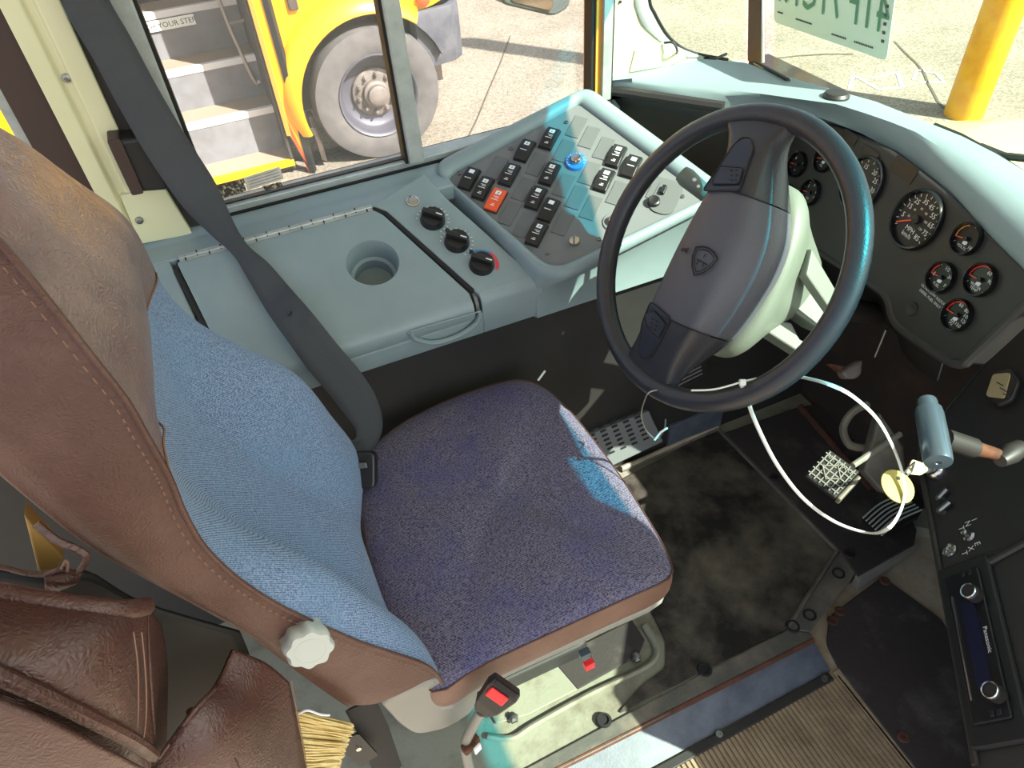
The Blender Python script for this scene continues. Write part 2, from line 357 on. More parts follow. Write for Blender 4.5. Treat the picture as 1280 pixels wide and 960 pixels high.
# side window
WY = 1.36; KS = WY / 1.5                  # window plane
def kbar(mb, fr, x0, x1, z0, z1, c0, c1, mi=0): bar(mb, fr, x0 * KS, x1 * KS, 1.5 - (1.5 - z0) * KS, 1.5 - (1.5 - z1) * KS, c0, c1, mi)
w1 = sroot('window_1', (.35, WY, 1.1))
fy = Fr((0, WY, 0), (1, 0, 0), (0, 0, 1))           # normal points to -Y (inside)
b = MB(); kbar(b, fy, -.115, .86, .750, .7665, -.03, .012); b.build('bottom_rail', 'alu', w1, smooth=False, bevel=.003)
b = MB(); kbar(b, fy, -.115, -.072, .764, 1.62, -.03, .03); b.build('left_rail', 'alu', w1, smooth=False, bevel=.003)
b = MB(); kbar(b, fy, -.072, -.065, .764, 1.62, -.012, .02); kbar(b, fy, -.065, .35, .764, .769, -.012, .002); kbar(b, fy, .344, .350, .764, 1.62, -.012, .02); kbar(b, fy, .806, .815, .764, 1.62, -.012, .02); b.build('glazing_seal', 'rubber', w1, smooth=False)
b = MB(); kbar(b, fy, .350, .385, .764, 1.62, -.03, .03); b.build('divider', 'alu', w1, smooth=False, bevel=.003)
b = MB(); kbar(b, fy, .815, .828, .764, 1.62, -.03, .024, 0); kbar(b, fy, .828, .850, .764, 1.62, -.03, .034, 1); kbar(b, fy, .850, .856, .764, 1.62, -.03, .03, 2); b.build('right_rail', ['amber', 'alu', 'rubber'], w1, smooth=False)
b = MB(); kbar(b, fy, -.115, .86, 1.62, 1.67, -.03, .03); b.build('top_rail', 'alu', w1, smooth=False)
b = MB(); kbar(b, fy, -.07, .35, .766, 1.62, -.003, .001); b.build('pane', 'sideglass', w1, smooth=False)
b = MB(); kbar(b, fy, .384, .81, .766, 1.62, -.013, -.009); b.build('pane', 'sideglass', w1, smooth=False)
def decal(q, m_):
    b = MB(); b.prism(fy, [fy.px(x, y)[:2] for x, y in q], .004, .005); return b.build('window_decal', m_, w1, smooth=False)
decal([(270, 232), (302, 222), (308, 237), (277, 247)], 'speckle'); dl_ = decal([(304, 221), (349, 207), (354, 222), (309, 237)], 'paledecal'); decal([(327, 232), (350, 226), (353, 231), (333, 238)], 'speckle')
b = MB()
for k in range(4): bar_p = [fy.px(308 + k * 1.2, 222.5 + k * 3.4)[:2], fy.px(347 + k * 1.2, 210.5 + k * 3.4)[:2]]; b.tube([fy.p(*bar_p[0], .0055), fy.p(*bar_p[1], .0055)], .0004, 4)
b.build('decal_print', 'print', dl_, smooth=False)
# rear side window behind the pillar
w2 = sroot('window_2', (-.6, WY, 1.1))
b = MB(); kbar(b, fy, -.326, -.262, .725, 1.62, -.03, .01); b.build('frame', 'darkbrown', w2, smooth=False)
b = MB(); kbar(b, fy, -.345, -.326, .725, 1.62, -.02, .0); b.build('frame_edge', 'alu', w2, smooth=False)
b = MB(); kbar(b, fy, -1.2, -.36, .80, 1.62, -.013, -.009); b.build('pane', 'sideglass', w2, smooth=False)
b = MB(); kbar(b, fy, -1.2, -.36, .725, .80, -.03, .03); b.build('frame', 'alu', w2, smooth=False)
# pillar between the two windows (cream) with its dark belt channel
t1 = sroot('trim_1', (-.2, 1.335, .75))
fp = Fr((0, 1.335, 0), (1, 0, 0), (0, 0, 1))
def fpz(x, y): return fp.px(x, y)[:2]
prof = [(-.262, 0), (-.262, .012), (-.232, .012), (-.226, .004), (-.216, .003), (-.210, .010), (-.176, .010), (-.176, 0)]
b = MB(); b.loft([[fp.p(a * KS, z, c) for a, c in prof] for z in (.77, 1.2, 1.72)], flip=True); b.build('pillar_cover', 'cream', t1, bevel=.002)
pts = [fpz(175, 300), fpz(240, 288), fpz(203, 228), fpz(150, 240)]
b = MB(); b.prism(fp, pts, -.01, .016); b.build('lower_cover', 'cream', t1, smooth=False, bevel=.002)
b = MB(); kbar(b, fp, -.176, -.098, .70, 1.75, -.03, .002); b.build('belt_channel', 'darkin', t1, smooth=False)
for x, y in [(83, 100), (174, 274), (235, 261)]:
    q = fp.px(x, y, .012); b = MB(); b.lathe(Fr(fp.p(*q[:2], .004 if x < 100 else .016 if x < 200 else .002), fp.u, fp.v, fp.n), [(.007, 0), (.0065, .003), (.003, .004), (.003, .002), (0, .002)], 14); b.build('screw', 'steel', t1)
# ceiling over the driver's bay and the header above the windshield
b = MB(); b.prism(WORLD, [(-.45, -1.1), (1.10, -1.1), (1.10, 1.42), (-.45, 1.42)], 1.98, 2.02); struct(b.build('ceiling', 'ceiling', smooth=False))

# windshield: main pane, corner pane, post between, header
RK = .16                                                # rake: x lost per metre of height
nW = V((-1, 0, -RK)).normalized()
pW = V((1.17, 0, .88))
fw = Fr(pW, (0, -1, 0), (-RK, 0, 1), V((-1, 0, -RK)))
def wz(z): return (z - .88) / fw.v.z                     # height z -> local v on the glass
BZ0, BZ1 = 1.535, 1.612                                     # sun band on the windshield
w3 = sroot('window_3', (1.15, .3, 1.3))
def glasspane(y0, y1, z0, z1, name, m):
    b = MB(); b.prism(fw, [(-y0, wz(z0)), (-y1, wz(z0)), (-y1, wz(z1)), (-y0, wz(z1))], -.002, .002); b.build(name, m, w3, smooth=False)
glasspane(1.30, -1.15, .84, BZ0, 'pane', 'glass')
glasspane(1.30, -1.15, BZ0, BZ1, 'sun_band', 'band')
b = MB(); b.prism(fw, [(-1.5, wz(BZ1)), (1.15, wz(BZ1)), (1.15, wz(2.02)), (-1.5, wz(2.02))], -.02, .02); b.build('header', 'ceiling', w3, smooth=False)
# corner post
q0 = oz(945, 76, .895)
b = MB()
p0 = U(934.5, 76, pW, nW); p1 = U(936, -40, pW, nW); p2 = U(950, -40, pW, nW); p3 = U(951, 78, pW, nW)
top0 = p0 + (p1 - p0) * 9; top3 = p3 + (p2 - p3) * 9
b.loft([[p0, p3, p3 + V((.012, .0, 0)), p0 + V((.012, .0, 0))], [top0, top3, top3 + V((.012, 0, 0)), top0 + V((.012, 0, 0))]]); b.build('post', 'dashblack', w3, smooth=False)
b = MB(); e = p3 + V((.004, -.002, 0)); b.tube([e, e + (top3 - p3)], .004, 8); b.build('glazing_strip', 'alu', w3)
# A pillar (cream) and corner pane on the plane between the side window and the post
pa = V((.776, 1.352, 0)); pb = V((1.155, 1.315, 0))
fa = Fr(pa, pb - pa, (0, 0, 1)); 
if fa.n.dot(EYE - pa) < 0: fa = Fr(pa, pb - pa, (0, 0, 1), -fa.n)
def A(x, y): return fa.px(x, y)[:2]
ou = [A(759, 112), A(759, -250), A(791, -250), A(791, -40), A(793, 0), A(795, 11), A(802, 30), A(816, 44), A(827, 53), A(840, 62), A(859, 72), A(905, 79), A(935, 80), A(938, 112)]
t2 = sroot('trim_2', (.95, 1.45, .9))
b = MB(); b.prism(fa, ou, -.03, .0); b.build('pillar_cover', 'cream', t2, smooth=False, bevel=.003)
rec = [A(786, 90), A(793, 62), A(812, 50), A(838, 56), A(858, 72), A(835, 82)]
b = MB(); b.prism(fa, rec, -.001, .004); b.build('lower_cover', 'cream', t2, smooth=False, bevel=.003)
b = MB(); b.lathe(Fr(fa.p(*A(775, 2), 0), fa.u, fa.v, fa.n), [(.003, 0), (.003, .003), (0, .003)], 10); b.build('screw', 'dashblack', t2)
c1_ = [A(791, -200), A(791, -60), A(793, 0), A(795, 11), A(802, 30), A(816, 44), A(827, 53), A(840, 62), A(859, 72)]
c2_ = [A(812, -200), A(812, -60), A(814, 0), A(821, 19), A(836, 45), A(851, 59), A(864, 66), A(878, 70), A(894, 73)]
b = MB(); b.grid([smoothpts([fa.p(*g, .002) for g in c1_], 4), smoothpts([fa.p(*g, -.010) for g in c2_], 4)]); b.build('window_return', 'alu', t2, solid=.003)
w4 = sroot('window_4', (1.0, 1.4, 1.1))
gk = c2_ + [A(912, 76)]
b = MB(); b.tube(smoothpts([fa.p(*g, -.008) for g in gk]), .0035, 8); b.build('gasket', 'rubber', w4)
b = MB(); b.prism(fa, [A(800, -250), A(800, 0), A(812, 28), A(850, 65), A(905, 79), A(936, 79), A(936, -250)], -.016, -.012); b.build('pane', 'glass', w4, smooth=False)

# ================================================================== OUTSIDE
# cracks and pale outlines on the concrete
def ground_strip(name, m, px, wd, lab, cat, ka=None):
    pts = [oz(x, y, GZ) for x, y in px]; b = MB()
    for p, q in zip(pts, pts[1:]):
        d = (q - p).normalized(); s = V((-d.y, d.x, 0)) * wd / 2
        b.add([p - s + V((0, 0, .004)), q - s + V((0, 0, .004)), q + s + V((0, 0, .004)), p + s + V((0, 0, .004))], [(0, 1, 2, 3)])
    return struct(b.build(name, m, smooth=False))
ground_strip('ground_crack', 'crack', [(1118, 52), (1130, 65), (1146, 80), (1155, 92), (1160, 105), (1166, 115), (1172, 127), (1180, 136)], .02, '', '')
ground_strip('ground_crack', 'crack', [(960, 74), (1000, 70), (1032, 68), (1066, 68)], .02, '', '')
ground_strip('ground_crack', 'crack', [(638, 45), (625, 80), (610, 115), (596, 150), (583, 176)], .014, '', '')
ground_strip('ground_pale_line', 'pale_line', [(1062, 112), (1066, 95), (1074, 98), (1098, 112), (1128, 110), (1122, 91), (1088, 98)], .03, '', '')
ground_strip('ground_pale_line', 'pale_line', [(1142, 100), (1146, 88), (1170, 92), (1180, 103), (1150, 103)], .025, '', '')

# yellow pole in front of the hood
q = oz(1204, 143, GZ); dirn = (oz(1204, 143, GZ) - EYE)
t = thing('bollard', 'yellow painted steel pole standing on the concrete beyond the hood', 'pole', q)
r = .135
fr = Fr(q, (1, 0, 0), (0, 1, 0))
b = MB(); b.lathe(fr, [(r, 0), (r, 1.2), (r, 4.2), (r * .7, 4.28), (0, 4.3)], 32); b.build('post', 'poleyellow', t)

# the hood of this bus, cowl and wiper
t = thing('hood', 'pale yellow hood of this bus seen through the windshield', 'hood', (1.6, .3, .8))
def hz(x): return .838 - (x - 1.24) * .205
rows = []
for x in (1.225, 1.5, 1.9, 2.3, 2.45):
    hw = .62; c = .37; row = []
    yl = oyl = None
    zz = hz(x) - (0 if x < 2.4 else .25)
    for y, dz in [(1.03, -.75), (1.03, -.06), (1.02, -.02), (.99, 0), (.8, .012), (.37, .02), (-.2, .012), (-.27, 0), (-.29, -.06), (-.29, -.75)]: row.append(V((x, y, zz + dz)))
    rows.append(row)
b = MB(); b.grid(rows); b.f.append(tuple(range(len(b.v) - 10, len(b.v)))); b.m.append(0); b.build('hood_shell', 'hoodyellow', t, sub=1)
b = MB(); b.prism(WORLD, [(1.20, -.3), (1.225, -.3), (1.225, .95), (1.20, .95)], .70, .835); b.build('cowl', 'dashblack', t, smooth=False, bevel=.005)
t = thing('wiper', 'black windshield wiper lying on the cowl beside the yellow hood', 'wiper', ox(1240, 190, 1.21))
wpts = [ox(1168, 157, 1.22), ox(1200, 170, 1.22), ox(1240, 192, 1.215), ox(1290, 225, 1.21)]
b = MB(); b.tube(wpts, .006, 8); b.build('blade', 'rubber', t)
b = MB(); b.tube([ox(1300, 200, 1.215), ox(1255, 195, 1.225), ox(1225, 183, 1.225)], .007, 8); b.build('arm', 'dashblack', t)

# side mirror of this bus, hanging outside the side window
c = oy(672, -8, 1.8); t = thing('side_mirror', 'dark grey side mirror head outside the driver window, only its underside in frame', 'mirror', c)
fm = Fr(c, (1, .15, 0), (0, 0, 1))
b = MB(); pp = roundpoly([fm.px(618, -60)[:2], fm.px(622, 3)[:2], fm.px(688, 19)[:2], fm.px(708, 6)[:2], fm.px(706, -60)[:2]], .02)
b.prism(fm, pp, -.06, .02); b.build('housing', 'mirror', t, bevel=.006)
b = MB(); pp = roundpoly([fm.px(630, -60)[:2], fm.px(632, -1)[:2], fm.px(684, 11)[:2], fm.px(690, -60)[:2]], .015)
b.prism(fm, pp, .018, .024); b.build('mirror_glass', 'chrome', t, smooth=False)
b = MB(); b.tube([fm.p(0, .1, -.03), fm.p(.05, .6, -.05), fm.p(.1, .9, -.3)], .015, 10); b.build('bracket', 'mirror', t)

# temporary plate lying against the windshield, printed side outward
fpl_n = nW
k = [U(968, 27, pW + nW * .012, nW), U(1109, 76, pW + nW * .012, nW), U(1122, -8, pW + nW * .012, nW)]
fpl = Fr(k[0], k[1] - k[0], k[2] - k[1], nW)
pw = (k[1] - k[0]).length; ph = .152
t = thing('license_plate', 'pale green paper license plate taped inside the windshield, seen from behind', 'license plate', fpl.p(pw / 2, 0))
b = MB(); b.prism(fpl, roundpoly([(0, 0), (pw, 0), (pw, ph), (0, ph)], .012), 0, .0015); b.build('sheet', 'plategreen', t, smooth=False)
b = MB(); b.text('4TF 71C10X', fpl.at(pw * .455, ph * .52), .108, mirror=True, c=.003, sx=.585); b.text('AAA', fpl.at(2, 2), .01) if False else None
b.build('plate_number', 'greenprint', t, smooth=False)
b = MB()
for yy in (.03, .045, .06, .075, .09, .105): bar(b, fpl, pw * .945, pw * .965, yy, yy + .005, .002, .003)
b.build('small_print', 'print', t, smooth=False)
for x0, x1, yy in [(.04, .10, .022), (.22, .38, .020), (.55, .68, .014), (.74, .90, .014)]:
    b = MB()
    for i in range(int((x1 - x0) / .014)): bar(b, fpl, pw * (x0 + i * .014), pw * (x0 + i * .014 + .008), yy, yy + .003, .002, .003)
    b.build('small_print', 'print', t, smooth=False)

# ---------------------------------------------------------------- the other school bus
BY = 5.30
bus = thing('school_bus', 'yellow school bus parked alongside with its entrance door folded open', 'bus', (.5, BY, GZ))
fb = Fr((0, BY, 0), (1, 0, 0), (0, 0, 1))               # normal -Y toward us
def B(x, y, c=0): return fb.px(x, y, c)[:2]
WC = (1.10, -.535); WR = .47; AR = .56
def arch(r, a0, a1, n=20): return [(WC[0] + r * math.cos(a0 + (a1 - a0) * i / n), WC[1] + r * math.sin(a0 + (a1 - a0) * i / n)) for i in range(n + 1)]
DX0, DX1 = -.42, .40
b = MB(); bar(b, fb, -6.0, DX0, -.72, 2.1, -.04, 0); b.build('side_panel', 'busyellow', bus, smooth=False)
b = MB(); bar(b, fb, DX0, DX1, 1.25, 2.1, -.04, 0); b.build('door_header', 'busyellow', bus, smooth=False)
for i in range(6):
    b = MB(); bar(b, fb, -5.8 + i * .88, -5.02 + i * .88, .85, 1.5, -.01, .012); b.build('side_window', 'gaugeface', bus, smooth=False, bevel=.004)
for zz in (-.35, .05, .5):
    b = MB(); bar(b, fb, -6.0, DX0, zz, zz + .04, 0, .02); b.build('rub_rail', 'dashblack', bus, smooth=False)
b = MB(); bar(b, Fr((0, 7.6, 0), (1, 0, 0), (0, 0, 1)), -6, .7, -.6, 2.1, -.04, 0); b.build('far_side', 'busyellow', bus, smooth=False)
b = MB(); b.prism(WORLD, [(-6, BY), (.7, BY), (.7, 7.6), (-6, 7.6)], 2.08, 2.14); b.build('roof', 'busyellow', bus, smooth=False)
# cowl side, fender and hood
pl = [(DX1 + .08, -.62), (DX1 + .08, 2.1), (.72, 2.1), (.75, .95), (.80, .62)] + [(1.72, .45), (1.78, .1), (1.74, -.02)] + arch(AR, .95, PI + .05)[0:] 
pl = [(DX1 + .08, -.70), (DX1 + .08, 2.1), (.74, 2.1), (.80, .62), (1.72, .45), (1.80, .02), (1.62, -.04)] + [(WC[0] + AR * math.cos(a), WC[1] + AR * math.sin(a)) for a in [math.radians(x) for x in (55, 70, 85, 100, 115, 130, 145, 160, 175, 188)]]
b = MB(); b.prism(fb, pl, -.03, .0); b.build('front_body', 'busyellow', bus, smooth=False, bevel=.01)
rows = []
for i in range(23):
    a = math.radians(52 + (196 - 52) * i / 22); tw = .085 + .055 * math.sin(PI * min(1, i / 22))
    ca, sa = math.cos(a), math.sin(a)
    P = lambda r, c: fb.p(WC[0] + r * ca, WC[1] + r * sa, c)
    rows.append([P(AR + tw, -.02), P(AR + tw, .01), P(AR + tw * .75, .07), P(AR + .02, .13), P(AR, .135), P(AR - .008, .12), P(AR - .006, -.02)])
b = MB(); b.loft(rows); b.build('fender', 'busyellow', bus, ang=60)
b = MB(); b.grid([[fb.p(WC[0] + (AR - .01) * math.cos(math.radians(x)), max(-.95, WC[1] + (AR - .01) * math.sin(math.radians(x))), c) for x in range(20, 201, 10)] for c in (.1, -.9)]); b.prism(fb.at(0, 0, -.9), [(.4, -.9), (1.9, -.9), (1.9, .1), (.4, .1)], 0, .01); b.build('wheel_well', 'well', bus)
b = MB(); b.prism(fb, [(DX1 + .08, -.73), (.62, -.73), (.62, -.68), (DX1 + .08, -.68)], 0, .03); b.prism(fb, [(.60, -.93), (.635, -.95), (.62, -.6), (.585, -.6)], -.1, .02); b.build('mud_flap', 'well', bus, smooth=False)
# wheel
fwh = Fr(fb.p(WC[0], WC[1], .10), (1, 0, 0), (0, 0, 1))
wh = MB().lathe(fwh, [(.285, -.24), (.44, -.235), (WR - .012, -.21), (WR, -.17), (WR, -.05), (WR - .012, -.02), (.455, -.004), (.40, .012), (.33, .012), (.295, .0), (.285, -.02)], 48).build('wheel', 'tire', bus, ang=30)
MB().lathe(fwh, [(.296, .0), (.29, .012), (.278, .008), (.27, -.02), (.255, -.09), (.235, -.115), (.17, -.12)], 40).build('rim', 'rim', wh, ang=60)
b = MB().lathe(fwh, [(.175, -.12), (.17, -.095), (.155, -.088), (.10, -.085), (.095, -.05), (.075, -.04), (.07, -.01), (.05, .0), (.02, .004), (0, .004)], 32); b.build('hub', 'hub', wh, ang=40)
for i in range(10):
    a = 2 * PI * i / 10 + .15; b = MB().lathe(fwh.at(.132 * math.cos(a), .132 * math.sin(a)), [(.019, -.09), (.019, -.072), (.012, -.07), (.012, -.052), (0, -.05)], 6); b.build('lug_nut', 'hub', wh, smooth=False)
# black front bumper and hook behind it
rows = []
for (x, c) in [(1.46, .05), (1.62, .05), (1.74, .03), (1.82, -.05), (1.86, -.25), (1.88, -1.2), (1.88, -2.2)]:
    sx, sc_ = (0, .0)
    rows.append([fb.p(x, -.10, c), fb.p(x, -.05, c - .015), fb.p(x - .03, -.05, c - .05), fb.p(x - .03, -.43, c - .05), fb.p(x, -.43, c - .01), fb.p(x, -.36, c)])
b = MB(); b.loft(rows); b.build('front_bumper', 'bumper', bus, smooth=True, ang=30)
b = MB(); bar(b, fb, 1.40, 1.60, -.45, -.05, -.35, -.05); bar(b, fb, 1.50, 1.62, -.40, -.30, -.05, .02); b.build('bumper_bracket', 'bumper', bus, smooth=False, bevel=.01)
b = MB(); b.lathe(Fr(fb.p(1.55, .02, .03), (1, 0, 0), (0, 0, 1)), [(.05, -.03), (.05, 0), (.03, .012), (0, .014)], 16); b.build('marker_lamp', 'orange', bus)
b = MB(); bar(b, fb, .64, .70, .10, .24, 0, .03); b.build('hood_latch', 'well', bus, smooth=False, bevel=.006)
# entrance stairwell: four treads with risers
TZ = [-.885, -.575, -.285, .035]; TD = .27
for i, z in enumerate(TZ):
    y0 = i * TD
    b = MB(); b.prism(WORLD, [(DX0, BY + y0), (DX1, BY + y0), (DX1, BY + y0 + TD + .02), (DX0, BY + y0 + TD + .02)], z - .02, z)
    st = b.build('step', 'tread', bus, smooth=False)
    f2 = Fr((0, BY + y0, 0), (1, 0, 0), (0, 0, 1))
    b = MB(); bar(b, f2, DX0, DX1, z - .045, z + .003, -.035, .006); b.build('step_nosing', 'busyellow' if i == 0 else 'nosing', st, smooth=False, bevel=.004)
    if i < 3:
        f3 = Fr((0, BY + y0 + TD, 0), (1, 0, 0), (0, 0, 1)); b = MB(); bar(b, f3, DX0, DX1, z, TZ[i + 1], -.01, 0); b.build('step_riser', 'stepgrey', st, smooth=False)
b = MB(); bar(b, fb, DX0, DX1, -.96, -.92, -.05, -.02); b.build('stepwell_skirt', 'darkin', bus, smooth=False)
b = MB()
for xx in (DX0 - .02, DX1): b.prism(Fr((xx, BY, 0), (0, 1, 0), (0, 0, 1)), [(0, -.95), (1.2, -.95), (1.2, 1.9), (0, 1.9)], -.02, 0)
b.prism(Fr((0, BY + 2.2, 0), (1, 0, 0), (0, 0, 1)), [(-3, -.2), (.7, -.2), (.7, 2.0), (-3, 2.0)], -.02, 0); b.prism(WORLD, [(-3, BY + 3 * TD), (.6, BY + 3 * TD), (.6, BY + 2.2), (-3, BY + 2.2)], 0, .03)
b.build('stairwell_lining', 'darkin', bus, smooth=False)
f2 = Fr((0, BY + 3 * TD - .012, 0), (1, 0, 0), (0, 0, 1))
s = MB(); bar(s, f2, -.40, .06, -.085, -.015, 0, .006); sg = s.build('step_sign', 'sign', bus, smooth=False)
MB().text('WATCH YOUR STEP', f2.at(-.17, -.052), .052, c=.008).build('sign_text', 'print', sg, smooth=False)
b = MB(); b.tube(smoothpts([V((.10, BY + .62, .9)), V((.14, BY + .60, .5)), V((.24, BY + .58, .2)), V((.27, BY + .56, -.1)), V((.32, BY + .52, -.45)), V((.36, BY + .52, -.47))]), .014, 10); b.tube([V((.27, BY + .56, -.06)), V((.40, BY + .58, -.06))], .01, 8); b.build('grab_rail', 'grab', bus)
# folded door leaf, standing out from the body
dO = oy(394, 219, BY - .05); dI = oy(354, 171, BY - .02)
dd = V((dO.x - DX1 - .02, -.05, 0)); fd = Fr((DX1 + .02, BY, 0), dd, (0, 0, 1)); DW = dd.length
b = MB(); b.prism(fd, [(.01, dI.z), (DW, dO.z), (DW, 1.6), (.01, 1.6)], -.02, .02); dr = b.build('door_leaf', 'busyellow', bus, smooth=False)
b = MB(); bar(b, fd, DW - .028, DW + .012, dO.z, 1.6, -.028, .028); b.prism(fd, [(.01, dI.z - .03), (DW, dO.z - .03), (DW, dO.z), (.01, dI.z)], -.024, .024); b.build('door_seal', 'rubber', dr, smooth=False)
b = MB(); bar(b, fd, -.01, .02, dI.z, 1.6, -.03, .03); b.build('door_edge', 'amber', dr, smooth=False)
b = MB(); b.prism(fd, [(.02, dI.z + .01), (DW - .03, dO.z + .02), (DW - .03, dO.z + .16), (.02, dI.z + .12)], -.023, .023); b.build('door_kick_plate', 'orange', dr, smooth=False)

# ================================================================== DRIVER'S SIDE CONSOLE
CZ = .72
con = thing('side_console', 'grey blue moulded side console under the driver window with lid, knobs and switch panel', 'console', (.2, 1.2, .62))
fc = Fr((0, 1.03, .703), (1, 0, 0), (0, .22, .105))     # the deck slopes down toward the driver
def c2(x, y, z=0): return fc.px(x, y, z)[:2]
hL, hR = c2(225, 325), c2(465, 262)
hy = (hL[1] + hR[1]) / 2
cr = c2(480, 266); cf = c2(592, 372); fl = c2(246, 470)
LX0 = hL[0] - .012
YF = 0.0
lid_out = [(LX0, hy), (hR[0], hy), (cr[0], cr[1]), (cf[0], YF + .0), (LX0 + .03, YF)]
# body: top deck with an opening for the lid, front fascia and rear ridge
sect = [(.985, .72, .0)]
EX0 = -.42
P0 = V((.375, 1.33, .815)); nP = V((-.23, -.36, 1)).normalized()          # plane of the switch panel
def SP(x, y, off=0): return U(x, y, P0 + nP * off, nP)
XE = cf[0] + .004                                                     # where the lid ends
# rear ridge + deck strips
def strip(mb, rows, mi=0): mb.grid(rows, mi=mi)
b = MB()
hq_ = fc.p(0, hy + .006)
rp = [(1.344, .70), (1.344, .814), (1.340, .8195), (1.331, .8205), (1.322, .8175), (1.312, .8125), (1.300, .8115), (1.285, .8130), (1.270, .8115), (hq_.y, hq_.z), (hq_.y, hq_.z - .03)]
b.loft([[V((x, y, z)) for y, z in rp] for x in (EX0, -.1, .1, .30, .38)])
b.build('rear_ridge', 'console', con, bevel=.003)
# deck to the right of the lid (under the knobs)
deck = [(hR[0] + .002, hy + .008), c2(530, 216), c2(558, 247), c2(600, 284), c2(640, 320), (.45, .0), (cf[0] + .012, .0), (cr[0] + .006, cr[1])]
b = MB(); b.prism(fc, deck, -.06, 0); b.build('knob_deck', 'console', con, smooth=False, bevel=.004)
deck2 = [(EX0, YF), (LX0 + .022, YF), (LX0 - .006, hy + .008), (EX0, hy + .008)]
b = MB(); b.prism(fc, deck2, -.06, 0); b.build('end_deck', 'console', con, smooth=False, bevel=.004)
# front fascia
b = MB(); prof = [(1.06, .612), (1.03, .612), (1.024, .63), (1.021, .685), (1.025, .697), (1.034, .704), (1.07, .718), (1.07, .63)]
b.loft([[V((x, y, z)) for y, z in prof] for x in (cf[0] + .012, .40, .46)]); b.build('front_fascia', 'console', con, bevel=.002)
b = MB(); prof2 = [(1.06, .612), (1.03, .612), (1.024, .63), (1.022, .655), (1.028, .665), (1.06, .665)]
b.loft([[V((x, y, z)) for y, z in prof2] for x in (EX0, 0, cf[0] + .012)]); b.build('front_fascia', 'console', con, bevel=.002)
b = MB(); b.prism(Fr((cf[0] + .004, 1.028, .68), (0, 1, 0), (0, 0, 1)), roundpoly([(-.006, -.028), (.02, -.028), (.02, .022), (.004, .020), (-.006, .008)], .006), -.003, .003); b.build('end_cheek', 'panelgrey', con, smooth=False)
# dark strips for the shaded groove round the lid; lid with cup holder
b = MB()
b.tube([fc.p(LX0 + .034, .01, -.003), fc.p(LX0 + .001, hy - .02, -.003), fc.p(LX0 + .012, hy, -.003)], .006, 8)
b.build('lid_gap_shade_strip', 'rubber', con); b = MB()
b.tube([fc.p(hR[0] + .002, hy, -.003), fc.p(cr[0] + .002, cr[1], -.003), fc.p(cf[0] + .004, .012, -.003)], .0055, 8)
b.build('lid_gap_shade_strip', 'rubber', con)
cc = c2(466, 329); ra = (c2(500, 329)[0] - c2(432, 329)[0]) / 2 * 1.04
lid_poly = roundpoly([(LX0 + .006, hy - .004), (hR[0] + .0, hy - .004), (cr[0] - .004, cr[1] - .006), (cf[0] - .004, .004), (LX0 + .037, .004)], .006)
def holed_plate(name, fr, outer, c, r, z0, z1, m, parent, n=40):
    bm = bmesh.new()
    o = [bm.verts.new(fr.p(p[0], p[1], z1)) for p in outer]; i = [bm.verts.new(fr.p(c[0] + r * math.cos(2 * PI * k / n), c[1] + r * math.sin(2 * PI * k / n), z1)) for k in range(n)]
    eds = [bm.edges.new((o[k], o[(k + 1) % len(o)])) for k in range(len(o))] + [bm.edges.new((i[k], i[(k + 1) % n])) for k in range(n)]
    bmesh.ops.triangle_fill(bm, edges=eds, use_beauty=True)
    bm.verts.index_update()
    mb = MB(); mb.add([v.co.copy() for v in bm.verts], [[v.index for v in f.verts] for f in bm.faces]); bm.free()
    mb.grid([[fr.p(p[0], p[1], z) for p in outer] for z in (z1, z0)], True)
    return mb
b = holed_plate('lid', fc, lid_poly, cc, ra, -.02, .003, 'console', con)
fcup = fc.at(cc[0], cc[1])
b.lathe(fcup, [(ra, .003), (ra - .002, -.001), (ra - .004, -.03), (ra - .006, -.045), (ra - .012, -.048), (ra - .013, -.072), (0, -.073)], 40)
# rolled front lip of the lid
lp = [(.006, -.02), (.006, .003), (-.003, .0035), (-.014, .001), (-.022, -.006), (-.028, -.020), (-.028, -.034), (-.022, -.038), (.0, -.036)]
b.loft([[fc.p(x, y, z) for y, z in lp] for x in (LX0 + .03, .1, cf[0] - .02, cf[0] - .006)])
lid = b.build('lid', 'console', con, ang=50)
b = MB(); arcp = [oy(512, 415, 1.010), oy(520, 424, 1.014), oy(545, 428, 1.018), oy(575, 418, 1.018), oy(595, 404, 1.014), oy(601, 392, 1.010)]
b.tube(smoothpts(arcp, 6), .005, 8); b.tube([oy(512, 414, 1.010), oy(601, 389, 1.010)], .0015, 6); b.build('pull_grip', 'console', lid)
b = MB()
hp0, hp1 = fc.p(hL[0], hy, .0045), fc.p(hR[0], hy, .0045)
b.box(fc.at((hL[0] + hR[0]) / 2, hy, .0045), (hp1 - hp0).length, .014, .003)
b.tube([hp0 + fc.n * .002, hp1 + fc.n * .002], .003, 8)
hg = b.build('hinge', 'alu', con, smooth=True)
for i in range(17):
    x = hp0.x + (hp1.x - hp0.x) * (i + .5) / 17; b = MB(); b.box(fc.at(x, hy + (.002 if i % 2 else -.002), .0065), .0022, .010, .0035); b.build('hinge_knuckle_gap', 'rubber', hg, smooth=False)
